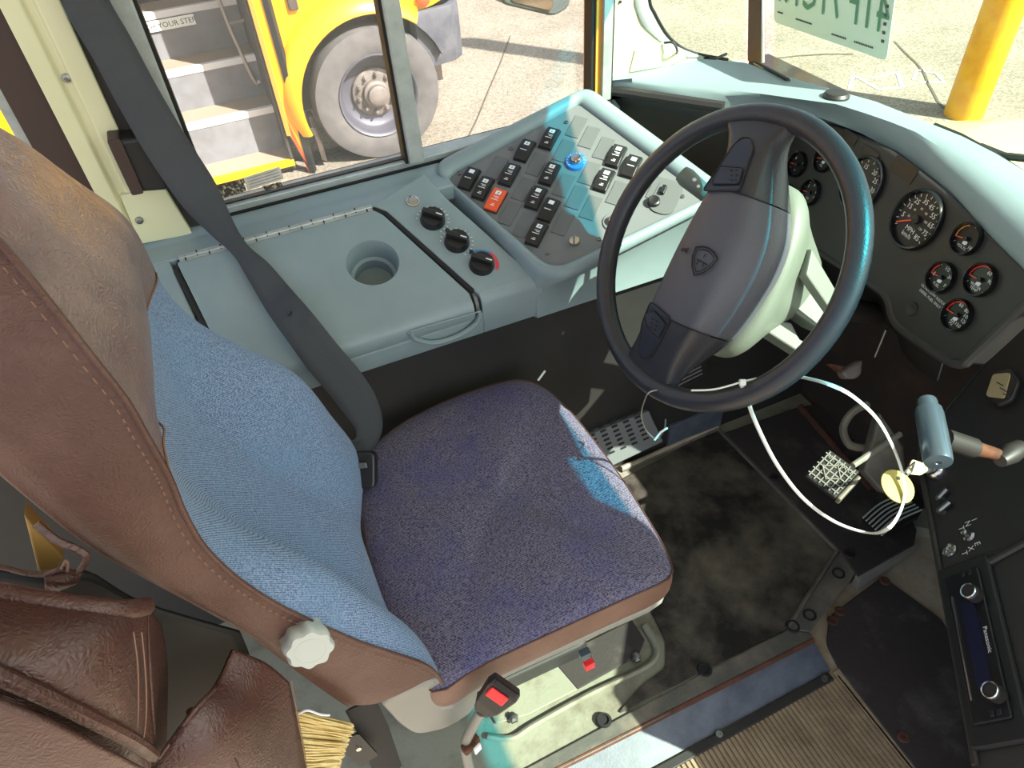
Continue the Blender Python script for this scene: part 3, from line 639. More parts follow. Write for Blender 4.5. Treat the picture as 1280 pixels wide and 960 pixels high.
# round button and three heater knobs
q = c2(516, 252); f = fc.at(*q); b = MB(); b.lathe(f, [(.0135, 0), (.013, .003), (.0105, .0035), (.0095, .002), (.009, .0028), (0, .003)], 24); b.build('round_button', 'chrome', con)
knobpx = [(541, 275, 215), (571, 303, 215), (602, 331, 120)]
for i, (x, y, ang) in enumerate(knobpx):
    q = c2(x, y); f = fc.at(*q); r = .0225
    # printed dial
    b = MB()
    if i < 2:
        for k in range(15):
            a = math.radians(-60 + 235 * k / 14 - 20); b.box(f.at((r + .008) * math.cos(a), (r + .008) * math.sin(a)).rot(a), .005 if k % 2 else .003, .0013, .0006, c0=.0002)
    else:
        for k in range(20):
            a0 = math.radians(115 - 155 * k / 20); a1 = math.radians(115 - 155 * (k + 1) / 20 + .4); R0, R1 = r + .004, r + .011
            b.prism(f, [(R0 * math.cos(a0), R0 * math.sin(a0)), (R1 * math.cos(a0), R1 * math.sin(a0)), (R1 * math.cos(a1), R1 * math.sin(a1)), (R0 * math.cos(a1), R0 * math.sin(a1))][::-1], .0002, .0008, 1 if k < 10 else 2)
    b.build('dial_markings', ['white', 'knobblue', 'knobred'], con, smooth=False)
    b = MB(); b.lathe(f, [(r + .002, 0), (r + .001, .004), (r, .012), (r - .002, .015), (0, .0155)], 32)
    kb = b.build('heater_knob', 'black', con)
    fr2 = f.rot(math.radians(ang + 100) if False else math.radians(-40)); b = MB()
    b.loft([[fr2.p(sx * (r - .001), sy * .0065 * (1 if k == 0 else .8), h) for sx, sy in ((-1, -1), (1, -1), (1, 1), (-1, 1))] for k, h in enumerate((.012, .026))])
    gr = b.build('knob_grip', 'black', kb, smooth=False, bevel=.002)
    b = MB(); b.box(fr2.at(.012, 0), .012, .0022, .0005, c0=.0262); b.build('pointer_mark', 'white', kb, smooth=False)
for x, y in [(559, 288), (589, 315)]:
    q = c2(x, y); b = MB(); b.lathe(fc.at(*q), [(.0045, 0), (.004, .002), (.002, .002), (0, .001)], 12); b.build('screw', 'black', con)
# raised switch housing
fS = Fr(P0, (1, 0, .23), (0, 1, .36), nP)
def s2(x, y, c=0): return fS.px(x, y, c)[:2]
inner = roundpoly([s2(556, 224), s2(724, 130), s2(884, 249), s2(692, 339)], [.03, .01, .02, .035], 6)
outer = roundpoly([s2(533, 208), s2(737, 108), s2(920, 243), s2(688, 362)], [.05, .03, .03, .06], 6)
cen = V((sum(p[0] for p in inner) / len(inner), sum(p[1] for p in inner) / len(inner)))
def mixp(a, b_, t): return [(p[0] * (1 - t) + q[0] * t, p[1] * (1 - t) + q[1] * t) for p, q in zip(a, b_)]
b = MB()
rim = []
rim.append([fS.p(p[0], p[1], -.004) for p in inner]); rim.append([fS.p(p[0], p[1], .006) for p in mixp(inner, outer, .04)])
rim.append([fS.p(p[0], p[1], .013) for p in mixp(inner, outer, .25)]); rim.append([fS.p(p[0], p[1], .015) for p in mixp(inner, outer, .5)])
rim.append([fS.p(p[0], p[1], .012) for p in mixp(inner, outer, .75)]); rim.append([fS.p(p[0], p[1], .000) for p in mixp(inner, outer, .96)])
rim.append([V((fS.p(p[0], p[1], 0).x, min(1.352, max(1.022, fS.p(p[0], p[1], 0).y)), fS.p(p[0], p[1], 0).z - .035) ) for p in outer])
rim.append([V((q.x, q.y, .612)) for q in rim[-1]])
b.grid(rim, True); b.build('switch_housing', 'console', con, ang=60)
# switch plate
b = MB(); b.prism(fS, mixp(inner, [(cen.x, cen.y)] * len(inner), .004), -.012, .0); pan = b.build('switch_panel', 'panelgrey', con, smooth=False)
# grid directions on the plate
c0 = V(s2(655, 240)); lu = (V(s2(655 + 17, 240 - 31)) - c0); lv = (V(s2(655 + 16.8, 240 + 14)) - c0)
lu3 = fS.u * lu.x + fS.v * lu.y
pitch_u, pitch_v = lu.length, lv.length
SL, SW = pitch_u * .84, pitch_v * .74
def swfr(x, y):
    q = s2(x, y); return Fr(fS.p(q[0], q[1]), lu3, fS.n.cross(lu3), fS.n)
sign = 1 if (fS.n.cross(lu3)).dot(fS.u * lv.x + fS.v * lv.y) > 0 else -1
def rocker(x, y, style, col='black', label=None):
    f = swfr(x, y); b = MB(); L, Wd = SL / 2, SW / 2
    b.prism(f, [(-L, -Wd), (L, -Wd), (L, Wd), (-L, Wd)], 0, .003, 3)
    prof = [(-L * .97, .003), (-L * .93, .0075), (-L * .1, .0115), (L * .2, .0115), (L * .93, .0085), (L * .97, .003)]
    b.loft([[f.p(a, s_ * Wd * .93, h) for a, h in prof] for s_ in (-1, 1)], 0)
    # legend: lens square, bar and small marks
    hz_ = lambda a: lerpcurve(prof, a) + .0004
    def patch(a0, a1, w0, w1, mi): b.add([f.p(a0, w0, hz_(a0)), f.p(a1, w0, hz_(a1)), f.p(a1, w1, hz_(a1)), f.p(a0, w1, hz_(a0))], [(0, 1, 2, 3)], mi)
    if style != 'plain': patch(L * .34, L * .70, -Wd * .38, Wd * .38, 1)
    patch(-L * .15, -L * .10, -Wd * .5, Wd * .5, 2)
    if 'm' in style:
        patch(L * .02, L * .06, -Wd * .45, Wd * .1, 2); patch(L * .12, L * .16, -Wd * .45, Wd * .35, 2); patch(-L * .62, -L * .56, -Wd * .3, Wd * .25, 2); patch(-L * .50, -L * .46, -Wd * .3, Wd * .1, 2)
    if 'i' in style: patch(L * .42, L * .62, -Wd * .06, Wd * .06, 3); patch(L * .46, L * .50, -Wd * .22, Wd * .22, 3); patch(L * .56, L * .59, -Wd * .18, Wd * .12, 3)
    o = b.build('rocker_switch', [col, 'lens', 'white', 'black'], pan, smooth=False, bevel=.0012)
    if label: o['label'] = label
    return o
for x, y, st in [(587, 225, 'p'), (604, 237, 'mi'), (637, 220, 'mi'), (656, 190, 'pi'), (687, 175, 'mi'), (687, 219, 'mi'), (670, 249, 'mp'), (686, 264, 'p'), (671, 294, 'mi'), (770, 197, 'mi'), (789, 210, 'pi'), (755, 227, 'mi')]:
    rocker(x, y, st)
rocker(620, 252, 'mi', 'orange', 'orange rocker switch')
for x, y in [(621, 210), (671, 206), (654, 237), (637, 267), (655, 282), (704, 279), (705, 232), (721, 247), (721, 159), (705, 189), (737, 172), (755, 186), (737, 217), (739, 260), (772, 242), (805, 223), (822, 236)]:
    f = swfr(x, y); b = MB(); b.prism(f, roundpoly([(-SL / 2, -SW / 2), (SL / 2, -SW / 2), (SL / 2, SW / 2), (-SL / 2, SW / 2)], .001, 2), 0, .0018); b.build('blank_plate', 'blank', pan, smooth=False, bevel=.0006)
for x, y in [(574, 217), (639, 186), (708, 153), (684, 317), (749, 299)]:
    f = swfr(x, y); b = MB(); b.lathe(f, [(.0045, 0), (.004, .0025), (.002, .003), (.0018, .001), (0, .001)], 12); b.build('panel_screw', 'steel', pan)
f = swfr(720, 203); b = MB(); b.lathe(f, [(.021, 0), (.021, .004), (.0195, .006), (.012, .0065)], 32); rg = b.build('test_button_ring', 'blue', pan)
b = MB(); b.lathe(f, [(.012, .004), (.0115, .013), (.009, .016), (0, .0165)], 24); b.build('test_button', 'chrome', rg)
b = MB()
for k, ch in enumerate('PRESS TO SET'):
    a = math.radians(150 - 22 * k) ; ff = Fr(f.p(.0163 * math.cos(a), .0163 * math.sin(a), .0068), -f.u * math.sin(a) * -1 - f.v * math.cos(a), f.u * math.cos(a) + f.v * math.sin(a), f.n)
    if ch != ' ': b.text(ch, ff, .0055)
b.build('ring_text', 'white', rg, smooth=False)
f = swfr(718, 303); b = MB(); b.lathe(f, [(.0105, 0), (.010, .006), (.0095, .008), (0, .009)], 20); dk = b.build('dimmer_knob', 'chrome', pan)
b = MB(); b.box(f.rot(math.radians(20)), .018, .004, .006, c0=.008); b.build('knob_grip', 'steel', dk, smooth=False, bevel=.001)
f = swfr(767, 278); b = MB(); b.lathe(f, [(.021, 0), (.021, .002), (.02, .003), (0, .003)], 28); kl = b.build('lock_plate', 'panelgrey', pan)
b = MB(); b.lathe(f, [(.010, .003), (.0098, .012), (.008, .014), (0, .013)], 20); b.build('lock_barrel', 'chrome', kl)
f = swfr(833, 247); b = MB(); b.prism(f, roundpoly([(-.04, -.024), (.04, -.024), (.04, .024), (-.04, .024)], .022, 6), 0, .003); ms = b.build('mirror_switch_plate', 'blank', pan, smooth=False)
f = swfr(817, 254); b = MB(); b.lathe(f, [(.012, .003), (.0115, .010), (.009, .0115), (.004, .010), (0, .010)], 24); b.build('joystick_knob', 'black', ms)
f = swfr(829, 240); b = MB(); b.box(f, .020, .009, .008, c0=.003); b.build('selector_tab', 'black', ms, smooth=False, bevel=.002)
f = swfr(853, 246); b = MB(); b.lathe(f, [(.0045, 0), (.004, .0025), (0, .003)], 12); b.build('panel_screw', 'steel', pan)
# warning lamp strip beyond the panel edge, deep vent holes
# ================================================================== DASHBOARD
dash = thing('dashboard', 'wraparound dashboard with pale blue grey top pad over a black gauge cluster', 'dashboard', (1.05, .9, .7))
backp = [(742, 100, 0.904), (790, 90, 0.904), (830, 78, 0.904), (872, 73, 0.904), (930, 78, 0.904), (985, 96, 0.904), (1045, 113, 0.91), (1095, 127, 0.912), (1140, 145, 0.912), (1167, 156, 0.912), (1202, 170, 0.912), (1245, 192, 0.912), (1280, 213, 0.912), (1345, 262, 0.912), (1440, 330, 0.912)]
creas = [(737, 103.5, 0.905), (790, 98, 0.905), (850, 104, 0.905), (905, 112, 0.908), (950, 117, 0.914), (1000, 124, 0.916), (1045, 130, 0.918), (1080, 141, 0.918), (1112, 152, 0.918), (1145, 165, 0.918), (1178, 186, 0.918), (1210, 207, 0.918), (1280, 257, 0.918), (1345, 308, 0.918), (1440, 378, 0.918)]
front = [(735, 106, 0.884), (790, 113, 0.884), (850, 122, 0.884), (905, 130, 0.886), (950, 129, 0.886), (1000, 132, 0.886), (1042, 146, 0.886), (1078, 160, 0.886), (1110, 177, 0.886), (1140, 198, 0.886), (1172, 222, 0.886), (1205, 252, 0.886), (1280, 324, 0.886), (1340, 385, 0.886), (1432, 470, 0.886)]
def P3(l): return [oz(*p) for p in l]
bk, cr_, fr_ = P3(backp), P3(creas), P3(front)
nrm = lambda i: ((cr_[i] - bk[i]) * V((1, 1, 0))).normalized()
rows = []
for i in range(len(bk)):
    n_ = V((fr_[i].x - bk[i].x, fr_[i].y - bk[i].y, 0)).normalized()
    under = fr_[i] + V((0, 0, -.016)) - n_ * .012
    mid = (cr_[i] + fr_[i]) / 2 + (n_ + V((0, 0, .8))) * .004
    rows.append([bk[i] - V((0, 0, .09)), bk[i], (bk[i] + cr_[i]) / 2 + V((0, 0, .001)), cr_[i], mid, fr_[i], fr_[i] - V((0, 0, .010)), under, under - n_ * .05])
b = MB(); b.grid(rows); b.build('top_pad', 'pad', dash, ang=50)
# dark rolled edge under the left part of the pad and the dark fascia below it
b = MB(); b.tube([fr_[i] + V((-.003, -.004, -.004)) for i in range(0, 4)] , .011, 8); b.build('pad_edge_trim', 'dashblack', dash)
b = MB()
r0 = [fr_[i] + V((.005, .006, -.010)) for i in range(0, 6)]
b.grid([r0, [p + V((.02, .01, -.04)) for p in r0], [p + V((.025, .01, -.24)) for p in r0]]); b.build('left_fascia', 'dashblack', dash, solid=.006, ang=60)
# lightly raised triangular side plate on that fascia
# instrument cluster plane
aC = math.radians(20); hN = V((-1, .19, 0)).normalized()
nC = (hN * math.cos(aC) + V((0, 0, 1)) * math.sin(aC)).normalized()
pC = V((1.0, .68, .84))
uC = V((-.19, -1, 0)).normalized()                    # to the driver's right
fC = Fr(pC, uC, nC.cross(uC), nC)
def k2(x, y, c=0): return fC.px(x, y, c)[:2]
pod = [k2(958, 190), k2(972, 250), k2(985, 282), k2(1002, 301), k2(1050, 333), k2(1092, 358), k2(1108, 374), k2(1113, 394), k2(1124, 410), k2(1160, 436), k2(1186, 452), k2(1203, 454), k2(1214, 444), k2(1290, 372), k2(1330, 372), k2(1280, 332), k2(1180, 238), k2(1110, 186), k2(1045, 156), k2(980, 146)]
b = MB(); b.prism(fC, pod, -.05, 0); b.build('cluster_panel', 'dashblack', dash, smooth=False, bevel=.006, seg=3)
b = MB(); b.tube(smoothpts([fC.p(*p, -.004) for p in pod[3:14]], 4), .008, 8); b.build('cluster_lip', 'dashblack', dash)
# outlined warning lamp windows above the gauges
for x, y in [(1088, 193), (1062, 172)]:
    q = k2(x, y); f = fC.at(*q); b = MB(); b.prism(f, roundpoly([(-.022, -.010), (.022, -.010), (.022, .010), (-.022, .010)], .004), 0, .002); b.build('warning_lamp_window', 'gaugeface', dash, smooth=False, bevel=.0008)
q = k2(1130, 212); f = fC.at(*q); b = MB(); b.prism(f, [(-.03, -.014), (.03, -.014), (.03, .014), (-.03, .014)], 0, .0015); b.build('message_window', 'gaugeface', dash, smooth=False, bevel=.001)
def gauge(x, y, r, nums, name, needle, arc=None, unit=None, icon=False, inner=None, arcm='red', label=None):
    q = k2(x, y); f = fC.at(*q)
    b = MB(); b.lathe(f, [(r * 1.10, 0), (r * 1.10, .006), (r * 1.05, .010), (r * .99, .009), (r * .95, .001)], 40, 0); b.disc(f, r * .96, .0012, 40, 1)
    g = b.build('gauge', ['bezel', 'gaugeface'], dash)
    if label: g['label'] = label
    b = MB()
    A0, A1 = math.radians(218), math.radians(-38)
    for i, t_ in enumerate(nums):
        a = math.radians(nums[t_]) if isinstance(nums, dict) else A0 + (A1 - A0) * i / max(1, len(nums) - 1)
        b.text(t_, f.at(r * .66 * math.cos(a), r * .66 * math.sin(a)), r * (.26 if r > .03 else .34), c=.0022)
    nt_ = (len(nums) - 1) * 2 if len(nums) > 1 else 8
    for k in range(nt_ + 1):
        a = A0 + (A1 - A0) * k / nt_; b.box(f.at(r * .87 * math.cos(a), r * .87 * math.sin(a)).rot(a), r * .10, r * .022, .0005, c0=.0018)
    if inner:
        for i, t_ in enumerate(inner):
            a = A0 + (A1 - A0) * (i + .7) / len(inner); b.text(t_, f.at(r * .40 * math.cos(a), r * .40 * math.sin(a)), r * .12, c=.0022)
    if unit:
        for k, u_ in enumerate(unit): b.text(u_, f.at(0, -r * (.50 if not icon else .58) - k * r * .22 + (r * .1 if len(unit) > 1 else 0)), r * (.24 if r > .03 else .26), c=.0022)
    if icon: b.box(f.at(0, -r * .26), r * .26, r * .26, .0005, c0=.0018); b.box(f.at(r * .17, -r * .24), r * .07, r * .2, .0005, c0=.0018)
    b.build('gauge_markings', 'white', g, smooth=False)
    if arc:
        b = MB(); n_ = 14
        for k in range(n_):
            a0 = math.radians(arc[0] + (arc[1] - arc[0]) * k / n_); a1 = math.radians(arc[0] + (arc[1] - arc[0]) * (k + 1) / n_); R0, R1 = r * .84, r * .92
            b.add([f.p(R0 * math.cos(a0), R0 * math.sin(a0), .0026), f.p(R1 * math.cos(a0), R1 * math.sin(a0), .0026), f.p(R1 * math.cos(a1), R1 * math.sin(a1), .0026), f.p(R0 * math.cos(a1), R0 * math.sin(a1), .0026)], [(0, 1, 2, 3)])
        b.build('gauge_arc', arcm, g, smooth=False)
    fn = f.rot(math.radians(needle)); b = MB(); b.prism(fn, [(-r * .12, -r * .035), (r * .84, -r * .018), (r * .84, r * .018), (-r * .12, r * .035)], .0035, .0048); b.build('needle', 'needle', g, smooth=False)
    b = MB(); b.lathe(f, [(r * .16, .002), (r * .15, .007), (0, .008)], 20); b.build('needle_cap', 'black', g)
R_B = .046; R_S = .0235
gauge(1147, 275, R_B, {'5': 192, '15': 160, '25': 132, '35': 100, '45': 70, '55': 40, '65': 12, '75': -16, '85': -46}, 'spd', 214, unit=['MPH', 'km/h'][::1], inner=['20', '40', '60', '80', '100', '120'], label='large speedometer gauge')
gauge(1078, 230, R_B, {'5': 190, '10': 150, '15': 115, '20': 65, '25': 35, '30': 5, '35': -30}, 'tach', 214, label='large gauge half hidden behind the wheel rim')
gauge(998, 206, R_S, {'8': 150, '12': 30}, 'trans', 196, unit=['8'])
gauge(1032, 199, R_S, {'0': 160, '9': 20}, 'oil', 200, unit=['OIL'], icon=True)
gauge(1014, 241, R_S, {'2': 150, '4': 90, '6': 30, '8': -10}, 'air', 196, unit=['AIR'])
gauge(983, 246, R_S, {'1': 120, '2': 40}, 'temp', 200)
gauge(1210, 299, R_S, {'18': -30}, 'volt', 196, arc=(120, 195), arcm='amber', unit=['VOLTS'], icon=True, label='volt gauge with amber arc')
gauge(1178, 347, R_S, {'1/2': 90, '3/4': 30, 'F': -25, 'E': 190}, 'fuel', 190, arc=(140, 190), arcm='orange', unit=['FUEL'], icon=True, label='fuel gauge')
gauge(1227, 350, R_S, {'60': 70, '90': 20}, 'water', 190, arc=(70, 190), unit=['WATER', 'TEMP'], icon=True, label='gauge with red arc beside the pad')
gauge(1198, 394, R_S, {'60': 110, '80': 60, '100': 25, '120': -5, '150': -45}, 'air2', 190, arc=(60, 190), unit=['AIR', 'PSI'], icon=True, label='lowest gauge with wide red arc')
b = MB(); q = k2(1165, 371); f = fC.at(*q); b.text('ULTRA LOW SULFUR', f.at(0, .004), .0062, c=.0012); b.text('DIESEL FUEL ONLY', f.at(0, -.004), .0062, c=.0012); b.build('fuel_notice', 'white', dash, smooth=False)
q = k2(1140, 386); b = MB(); b.lathe(fC.at(*q), [(.012, 0), (.011, .004), (.006, .004), (0, .001)], 16); b.build('dimmer_socket', 'dashblack', dash)
# recessed panel below the cluster
lowp = [pod[i] for i in (3, 4, 5, 6, 7, 8, 9)]
r1 = [fC.p(*p, -.03) for p in lowp]; b = MB(); b.grid([r1, [p + V((.05, .02, -.05)) for p in r1], [p + V((.08, .03, -.13)) for p in r1]]); b.build('knee_panel', 'dashblack', dash, solid=.006)
# angled right-hand panel (lower edge runs toward the aisle)
hD = V((-.62, -.785, 0)).normalized(); aD = V((.785, -.62, 0)).normalized(); al = math.radians(55)
uD = aD * math.cos(al) + V((0, 0, 1)) * math.sin(al)
pD = oz(1145, 575, .42); fD = Fr(pD, hD, uD)
if fD.n.dot(EYE - pD) < 0: print('FLIP')
def d2(x, y, c=0): return fD.px(x, y, c)[:2]
sA = d2(1180, 515); sB = d2(1283, 392)
hE = d2(1216, 968)[0]; pan2 = [(0, 0), (hE, 0), (hE + .012, .02), (hE + .012, .27), (sB[0], .27), sB, sA, d2(1146, 545)]
b = MB(); b.prism(fD, roundpoly(pan2, .006, 3), -.10, 0); b.build('right_panel', 'blackmatte', dash, smooth=False, bevel=.006, seg=3)
b = MB(); b.tube([fD.p(.01, .008, .001), fD.p(hE - .01, .008, .001)], .006, 8); b.build('panel_edge_bead', 'dashblack', dash)
e0 = d2(1265, 640); e1 = d2(1180, 690); b = MB(); b.tube([fD.p(*d2(1216, 716), .002), fD.p(*d2(1290, 676), .002)], .006, 8); b.build('panel_rib', 'dashblack', dash)
# seam strip between cluster and right panel
b = MB(); b.tube([fD.p(*sA, .0), fD.p(*sB, .0)], .003, 6); b.build('panel_seam', 'rubber', dash)
# yellow-faced pull knob plate
q = [d2(1243, 470), d2(1268, 462), d2(1279, 478), d2(1270, 503), d2(1251, 512), d2(1237, 497)]
b = MB(); b.prism(fD, roundpoly(q, .008), 0, .012); bz = b.build('label_bezel', 'dashblack', dash, smooth=False, bevel=.004)
q2 = [d2(1252, 472, .013), d2(1271, 473, .013), d2(1261, 506, .013), d2(1237, 499, .013)]; q2 = [d2(1248, 473), d2(1270, 471), d2(1262, 503), d2(1239, 500)]
b = MB(); b.prism(fD, roundpoly(q2, .006), .010, .0145); b.build('label_card', 'cardtag', bz, smooth=False)
b = MB()
for i in range(3): c_ = fD.px(1250 + i * 4, 480 + i * 7, .0148); b.box(fD.at(c_[0], c_[1], c_[2]).rot(.5), .018, .0018, .0004)
b.build('label_scribble', 'print', bz, smooth=False)
# ignition switch, small levers, INT/EXT toggle, jack
fI = fD.at(*d2(1172, 590)); b = MB(); b.lathe(fI, [(.018, 0), (.018, .008), (.014, .014), (.010, .014), (.009, .008), (0, .008)], 24); b.build('ignition_switch', 'chrome', dash)
for (x0, y0, x1, y1) in [(1177, 624, 1188, 614), (1178, 640, 1192, 630)]:
    a_, b2 = d2(x0, y0), d2(x1, y1); b = MB(); b.tube([fD.p(*a_, .006), fD.p(*b2, .008)], .005, 8); b.lathe(fD.at(*a_), [(.007, 0), (.006, .008), (0, .010)], 12); b.build('toggle_lever', 'steel', dash)
fT = fD.at(*d2(1213, 671)); b = MB(); b.lathe(fT, [(.010, 0), (.010, .004), (.006, .006), (.005, .016), (0, .017)], 16); b.build('toggle_switch', 'chrome', dash)
b = MB()
for ch, (x, y) in zip('INT', [(1218, 650), (1210, 655), (1202, 661)]): b.text(ch, fD.at(*d2(x, y)), .0135, c=.001)
b.build('switch_letters', 'white', dash, smooth=False); b = MB()
for ch, (x, y) in zip('EXT', [(1222, 680), (1214, 686), (1206, 692)]): b.text(ch, fD.at(*d2(x, y)), .0135, c=.001)
b.build('switch_letters', 'white', dash, smooth=False)
fJ = fD.at(*d2(1189, 689)); b = MB(); b.lathe(fJ, [(.012, 0), (.012, .005), (.009, .006), (.008, .002), (0, .002)], 20); jk = b.build('microphone_jack', 'chrome', dash)
for k in range(4): a = k * PI / 2; b = MB(); b.lathe(fJ.at(.004 * math.cos(a), .004 * math.sin(a)), [(.0014, .002), (.0012, .005), (0, .005)], 8); b.build('jack_pin', 'steel', jk)
ec_ = thing('engine_cover_blocker', 'unseen engine cover block added behind the right dash panel to stop the sun', 'engine cover', (1.05, 0, 0))  # unseen block, shaped to stop sun slipping past the right panel
b = MB(); b.prism(WORLD, [(1.15, .33), (.95, .07), (.84, -.06), (.84, -.5), (1.21, -.5), (1.21, .33)], FZ, .62); b.build('shell', 'blackmatte', ec_, smooth=False, bevel=.02)
mi_ = thing('added_shade_mirror', 'unseen mirror added below the windshield header to shade the cushion', 'mirror', (1.0, -.34, 1.5))  # unseen blocker, sized to keep sun off the cushion's right front
b = MB(); b.prism(Fr((1.0, -.34, 1.5), (0, -1, 0), (0, 0, 1)), roundpoly([(-.12, -.09), (.16, -.09), (.16, .09), (-.12, .09)], .03), -.012, .012); b.build('housing', 'dashblack', mi_, smooth=False, bevel=.004)  # housing of the added shade mirror
b = MB(); b.prism(Fr((.987, -.34, 1.5), (0, -1, 0), (0, 0, 1)), roundpoly([(-.108, -.078), (.148, -.078), (.148, .078), (-.108, .078)], .025), 0, .002); b.build('mirror_glass', 'chrome', mi_, smooth=False)
b = MB(); b.tube([V((1.0, -.34, 1.58)), V((1.02, -.34, 1.70)), V((1.04, -.34, 1.78))], .008, 8); b.build('bracket', 'dashblack', mi_)
# small things on the pad
q = oz(1045, 121, .916); b = MB(); b.lathe(Fr(q, (1, 0, 0), (0, 1, 0)), [(.024, -.004), (.024, .004), (.020, .009), (.012, .010), (0, .008)], 28); b.build('defroster_cap', 'dashblack', dash)
b = MB(); vv = [oz(944, 78, .903), oz(985, 100, .91)]; b.tube(vv, .007, 8, flat=.004); vt = b.build('defroster_slot', 'dashblack', dash)
cbl = thing('loose_cable', 'loose dark cable lying on the pad at the foot of the cream pillar', 'cable', oz(850, 70, .9))
b = MB(); b.tube(smoothpts([fa.p(*A(828, 52), .008), fa.p(*A(836, 50), .02), fa.p(*A(841, 60), .02), oz(844, 71, .90)], 6), .0025, 8); b.build('lead', 'dashblack', cbl)
b = MB(); b.box(Fr(oz(846, 72, .899), (1, -.4, 0), (.4, 1, 0)), .03, .012, .012); b.build('clip', 'dashblack', cbl, smooth=False, bevel=.003)
b = MB(); b.tube(smoothpts([oz(880, 72, .9), oz(893, 73.5, .9), oz(903, 69.5, .9), oz(908, 67.5, .9)], 5), .003, 8); b.build('tail', 'dashblack', cbl)

# radio in the right panel
rc = fD.px(1226, 806); L_ = abs(d2(1200, 712)[0] - d2(1254, 892)[0])
f = fD.at(rc[0], rc[1]); rad = thing('car_radio', 'black slim car radio with two chrome ringed knobs set in the right dash panel', 'radio', f.p(0, 0))
wR = .056
b = MB(); b.prism(f, roundpoly([(-L_ / 2 - .022, -wR / 2 - .014), (L_ / 2 + .03, -wR / 2 - .014), (L_ / 2 + .03, wR / 2 + .016), (-L_ / 2 - .022, wR / 2 + .016)], .012, 4), 0, .008); b.build('surround', 'black', rad, smooth=False, bevel=.004)
b = MB(); b.prism(f, roundpoly([(-L_ / 2, -wR / 2), (L_ / 2, -wR / 2), (L_ / 2, wR / 2), (-L_ / 2, wR / 2)], .005, 3), .006, .013); b.build('faceplate', 'gaugeface', rad, smooth=False, bevel=.002)
b = MB(); b.prism(f, roundpoly([(-L_ * .27, -.010), (L_ * .30, -.010), (L_ * .30, .012), (-L_ * .27, .012)], .003, 3), .0125, .0138); b.build('display', 'display', rad, smooth=False)
b = MB(); b.prism(f, [(-L_ * .34, -.022), (L_ * .36, -.022), (L_ * .36, -.0195), (-L_ * .34, -.0195)], .013, .015); b.build('chrome_trim', 'chrome', rad, smooth=False)
b = MB(); b.text('Panasonic', f.at(.004, .0195), .009, c=.0145, sx=1.15); b.build('brand_text', 'white', rad, smooth=False)
for x, y in [(1210, 738), (1237, 862)]:
    q = f.px(x, y, .03); g = f.at(q[0], q[1]); b = MB(); b.lathe(g, [(.0125, .012), (.012, .026), (.0115, .030), (.0095, .031), (.009, .029), (0, .029)], 28)
    kn = b.build('knob', 'dashblack', rad); b = MB(); b.lathe(g, [(.0126, .024), (.0128, .029), (.0115, .0315), (.0098, .0312)], 28); b.build('knob_ring', 'chrome', kn)
for k, (dx, dy) in enumerate([(-L_ * .47, .005), (-L_ * .47, .015), (L_ * .46, .004), (L_ * .46, .014)]):
    b = MB(); b.box(f.at(dx, dy), .008, .006, .003, c0=.0125); b.build('preset_button', 'black', rad, smooth=False, bevel=.001)

# ================================================================== STEERING WHEEL AND COLUMN
wc = V((.6107, .7282, .8694)); th, phw = .96246, .0886
nw = V((-math.sin(th) * math.cos(phw), -math.sin(th) * math.sin(phw), math.cos(th)))
sp0, sp1 = U(810, 470, wc, nw), U(943, 146, wc, nw)
sW = (sp1 - sp0).normalized(); fW = Fr(wc, sW.cross(nw), sW, nw)        # u = driver's right, v = along the spokes
def w2(x, y, c=0): return fW.px(x, y, c)[:2]
whl = thing('steering_wheel', 'large black two spoke steering wheel with wide grey hub pad', 'steering wheel', wc)
RM, rm = .2155, .0165
b = MB(); b.tube([fW.p(RM * math.cos(2 * PI * k / 72), RM * math.sin(2 * PI * k / 72)) for k in range(72)], rm, 16, closed=True, up=nw); b.build('rim', 'wheelblk', whl)
# hub body: loft along the spoke axis; (v, left u, right u of the top face, base half widths, top height, base height)
hub0 = [(-.214, -.085, .014, -.098, .022, .004, -.010), (-.19, -.078, .012, -.088, .022, .011, -.014), (-.165, -.066, .016, -.074, .032, .020, -.022), (-.135, -.058, .026, -.063, .046, .030, -.035),
       (-.105, -.052, .040, -.056, .062, .038, -.045), (-.06, -.046, .046, -.050, .076, .0435, -.05), (0, -.039, .047, -.043, .088, .046, -.05), (.05, -.033, .045, -.037, .086, .045, -.05),
       (.09, -.028, .040, -.032, .070, .042, -.045), (.13, -.026, .030, -.031, .054, .034, -.03), (.165, -.038, .022, -.046, .040, .024, -.018), (.19, -.060, .026, -.072, .038, .014, -.012), (.214, -.085, .038, -.096, .048, .004, -.010)]
def hubat(v): return tuple(lerpcurve([(h[0], h[k]) for h in hub0], v) for k in range(7))
hub = []
for v in [-.214 + .428 * i / 60 for i in range(61)] + [-.107, -.105, .094, .096]:
    acc = [0] * 7
    for dv, wt in ((-.018, .2), (-.009, .2), (0, .2), (.009, .2), (.018, .2)):
        h_ = hubat(max(-.214, min(.214, v + dv)))
        for k in range(7): acc[k] += h_[k] * wt
    acc[0] = v; hub.append(tuple(acc))
hub.sort()
def hubrow(h):
    v, l, r_, bl, br, ht, hb = h
    pts = [(bl, hb), (bl - .001, hb * .3), (l - .006, ht * .5), (l - .003, ht * .8), (l + .001, ht * .95), (l + .007, ht), ((l + r_) / 2, ht + .0015), (r_ - .008, ht), (r_ + .002, ht * .96), (r_ + (br - r_) * .35, ht * .72), (r_ + (br - r_) * .7, ht * .3), (br, -.004), (br + .001, hb * .55), (br - .004, hb), (0, hb)]
    return [fW.p(u_, v, c) for u_, c in pts]
def seg(mb, a, b_):
    mb.loft([hubrow(h) for h in hub if a - 1e-6 <= h[0] <= b_ + 1e-6])
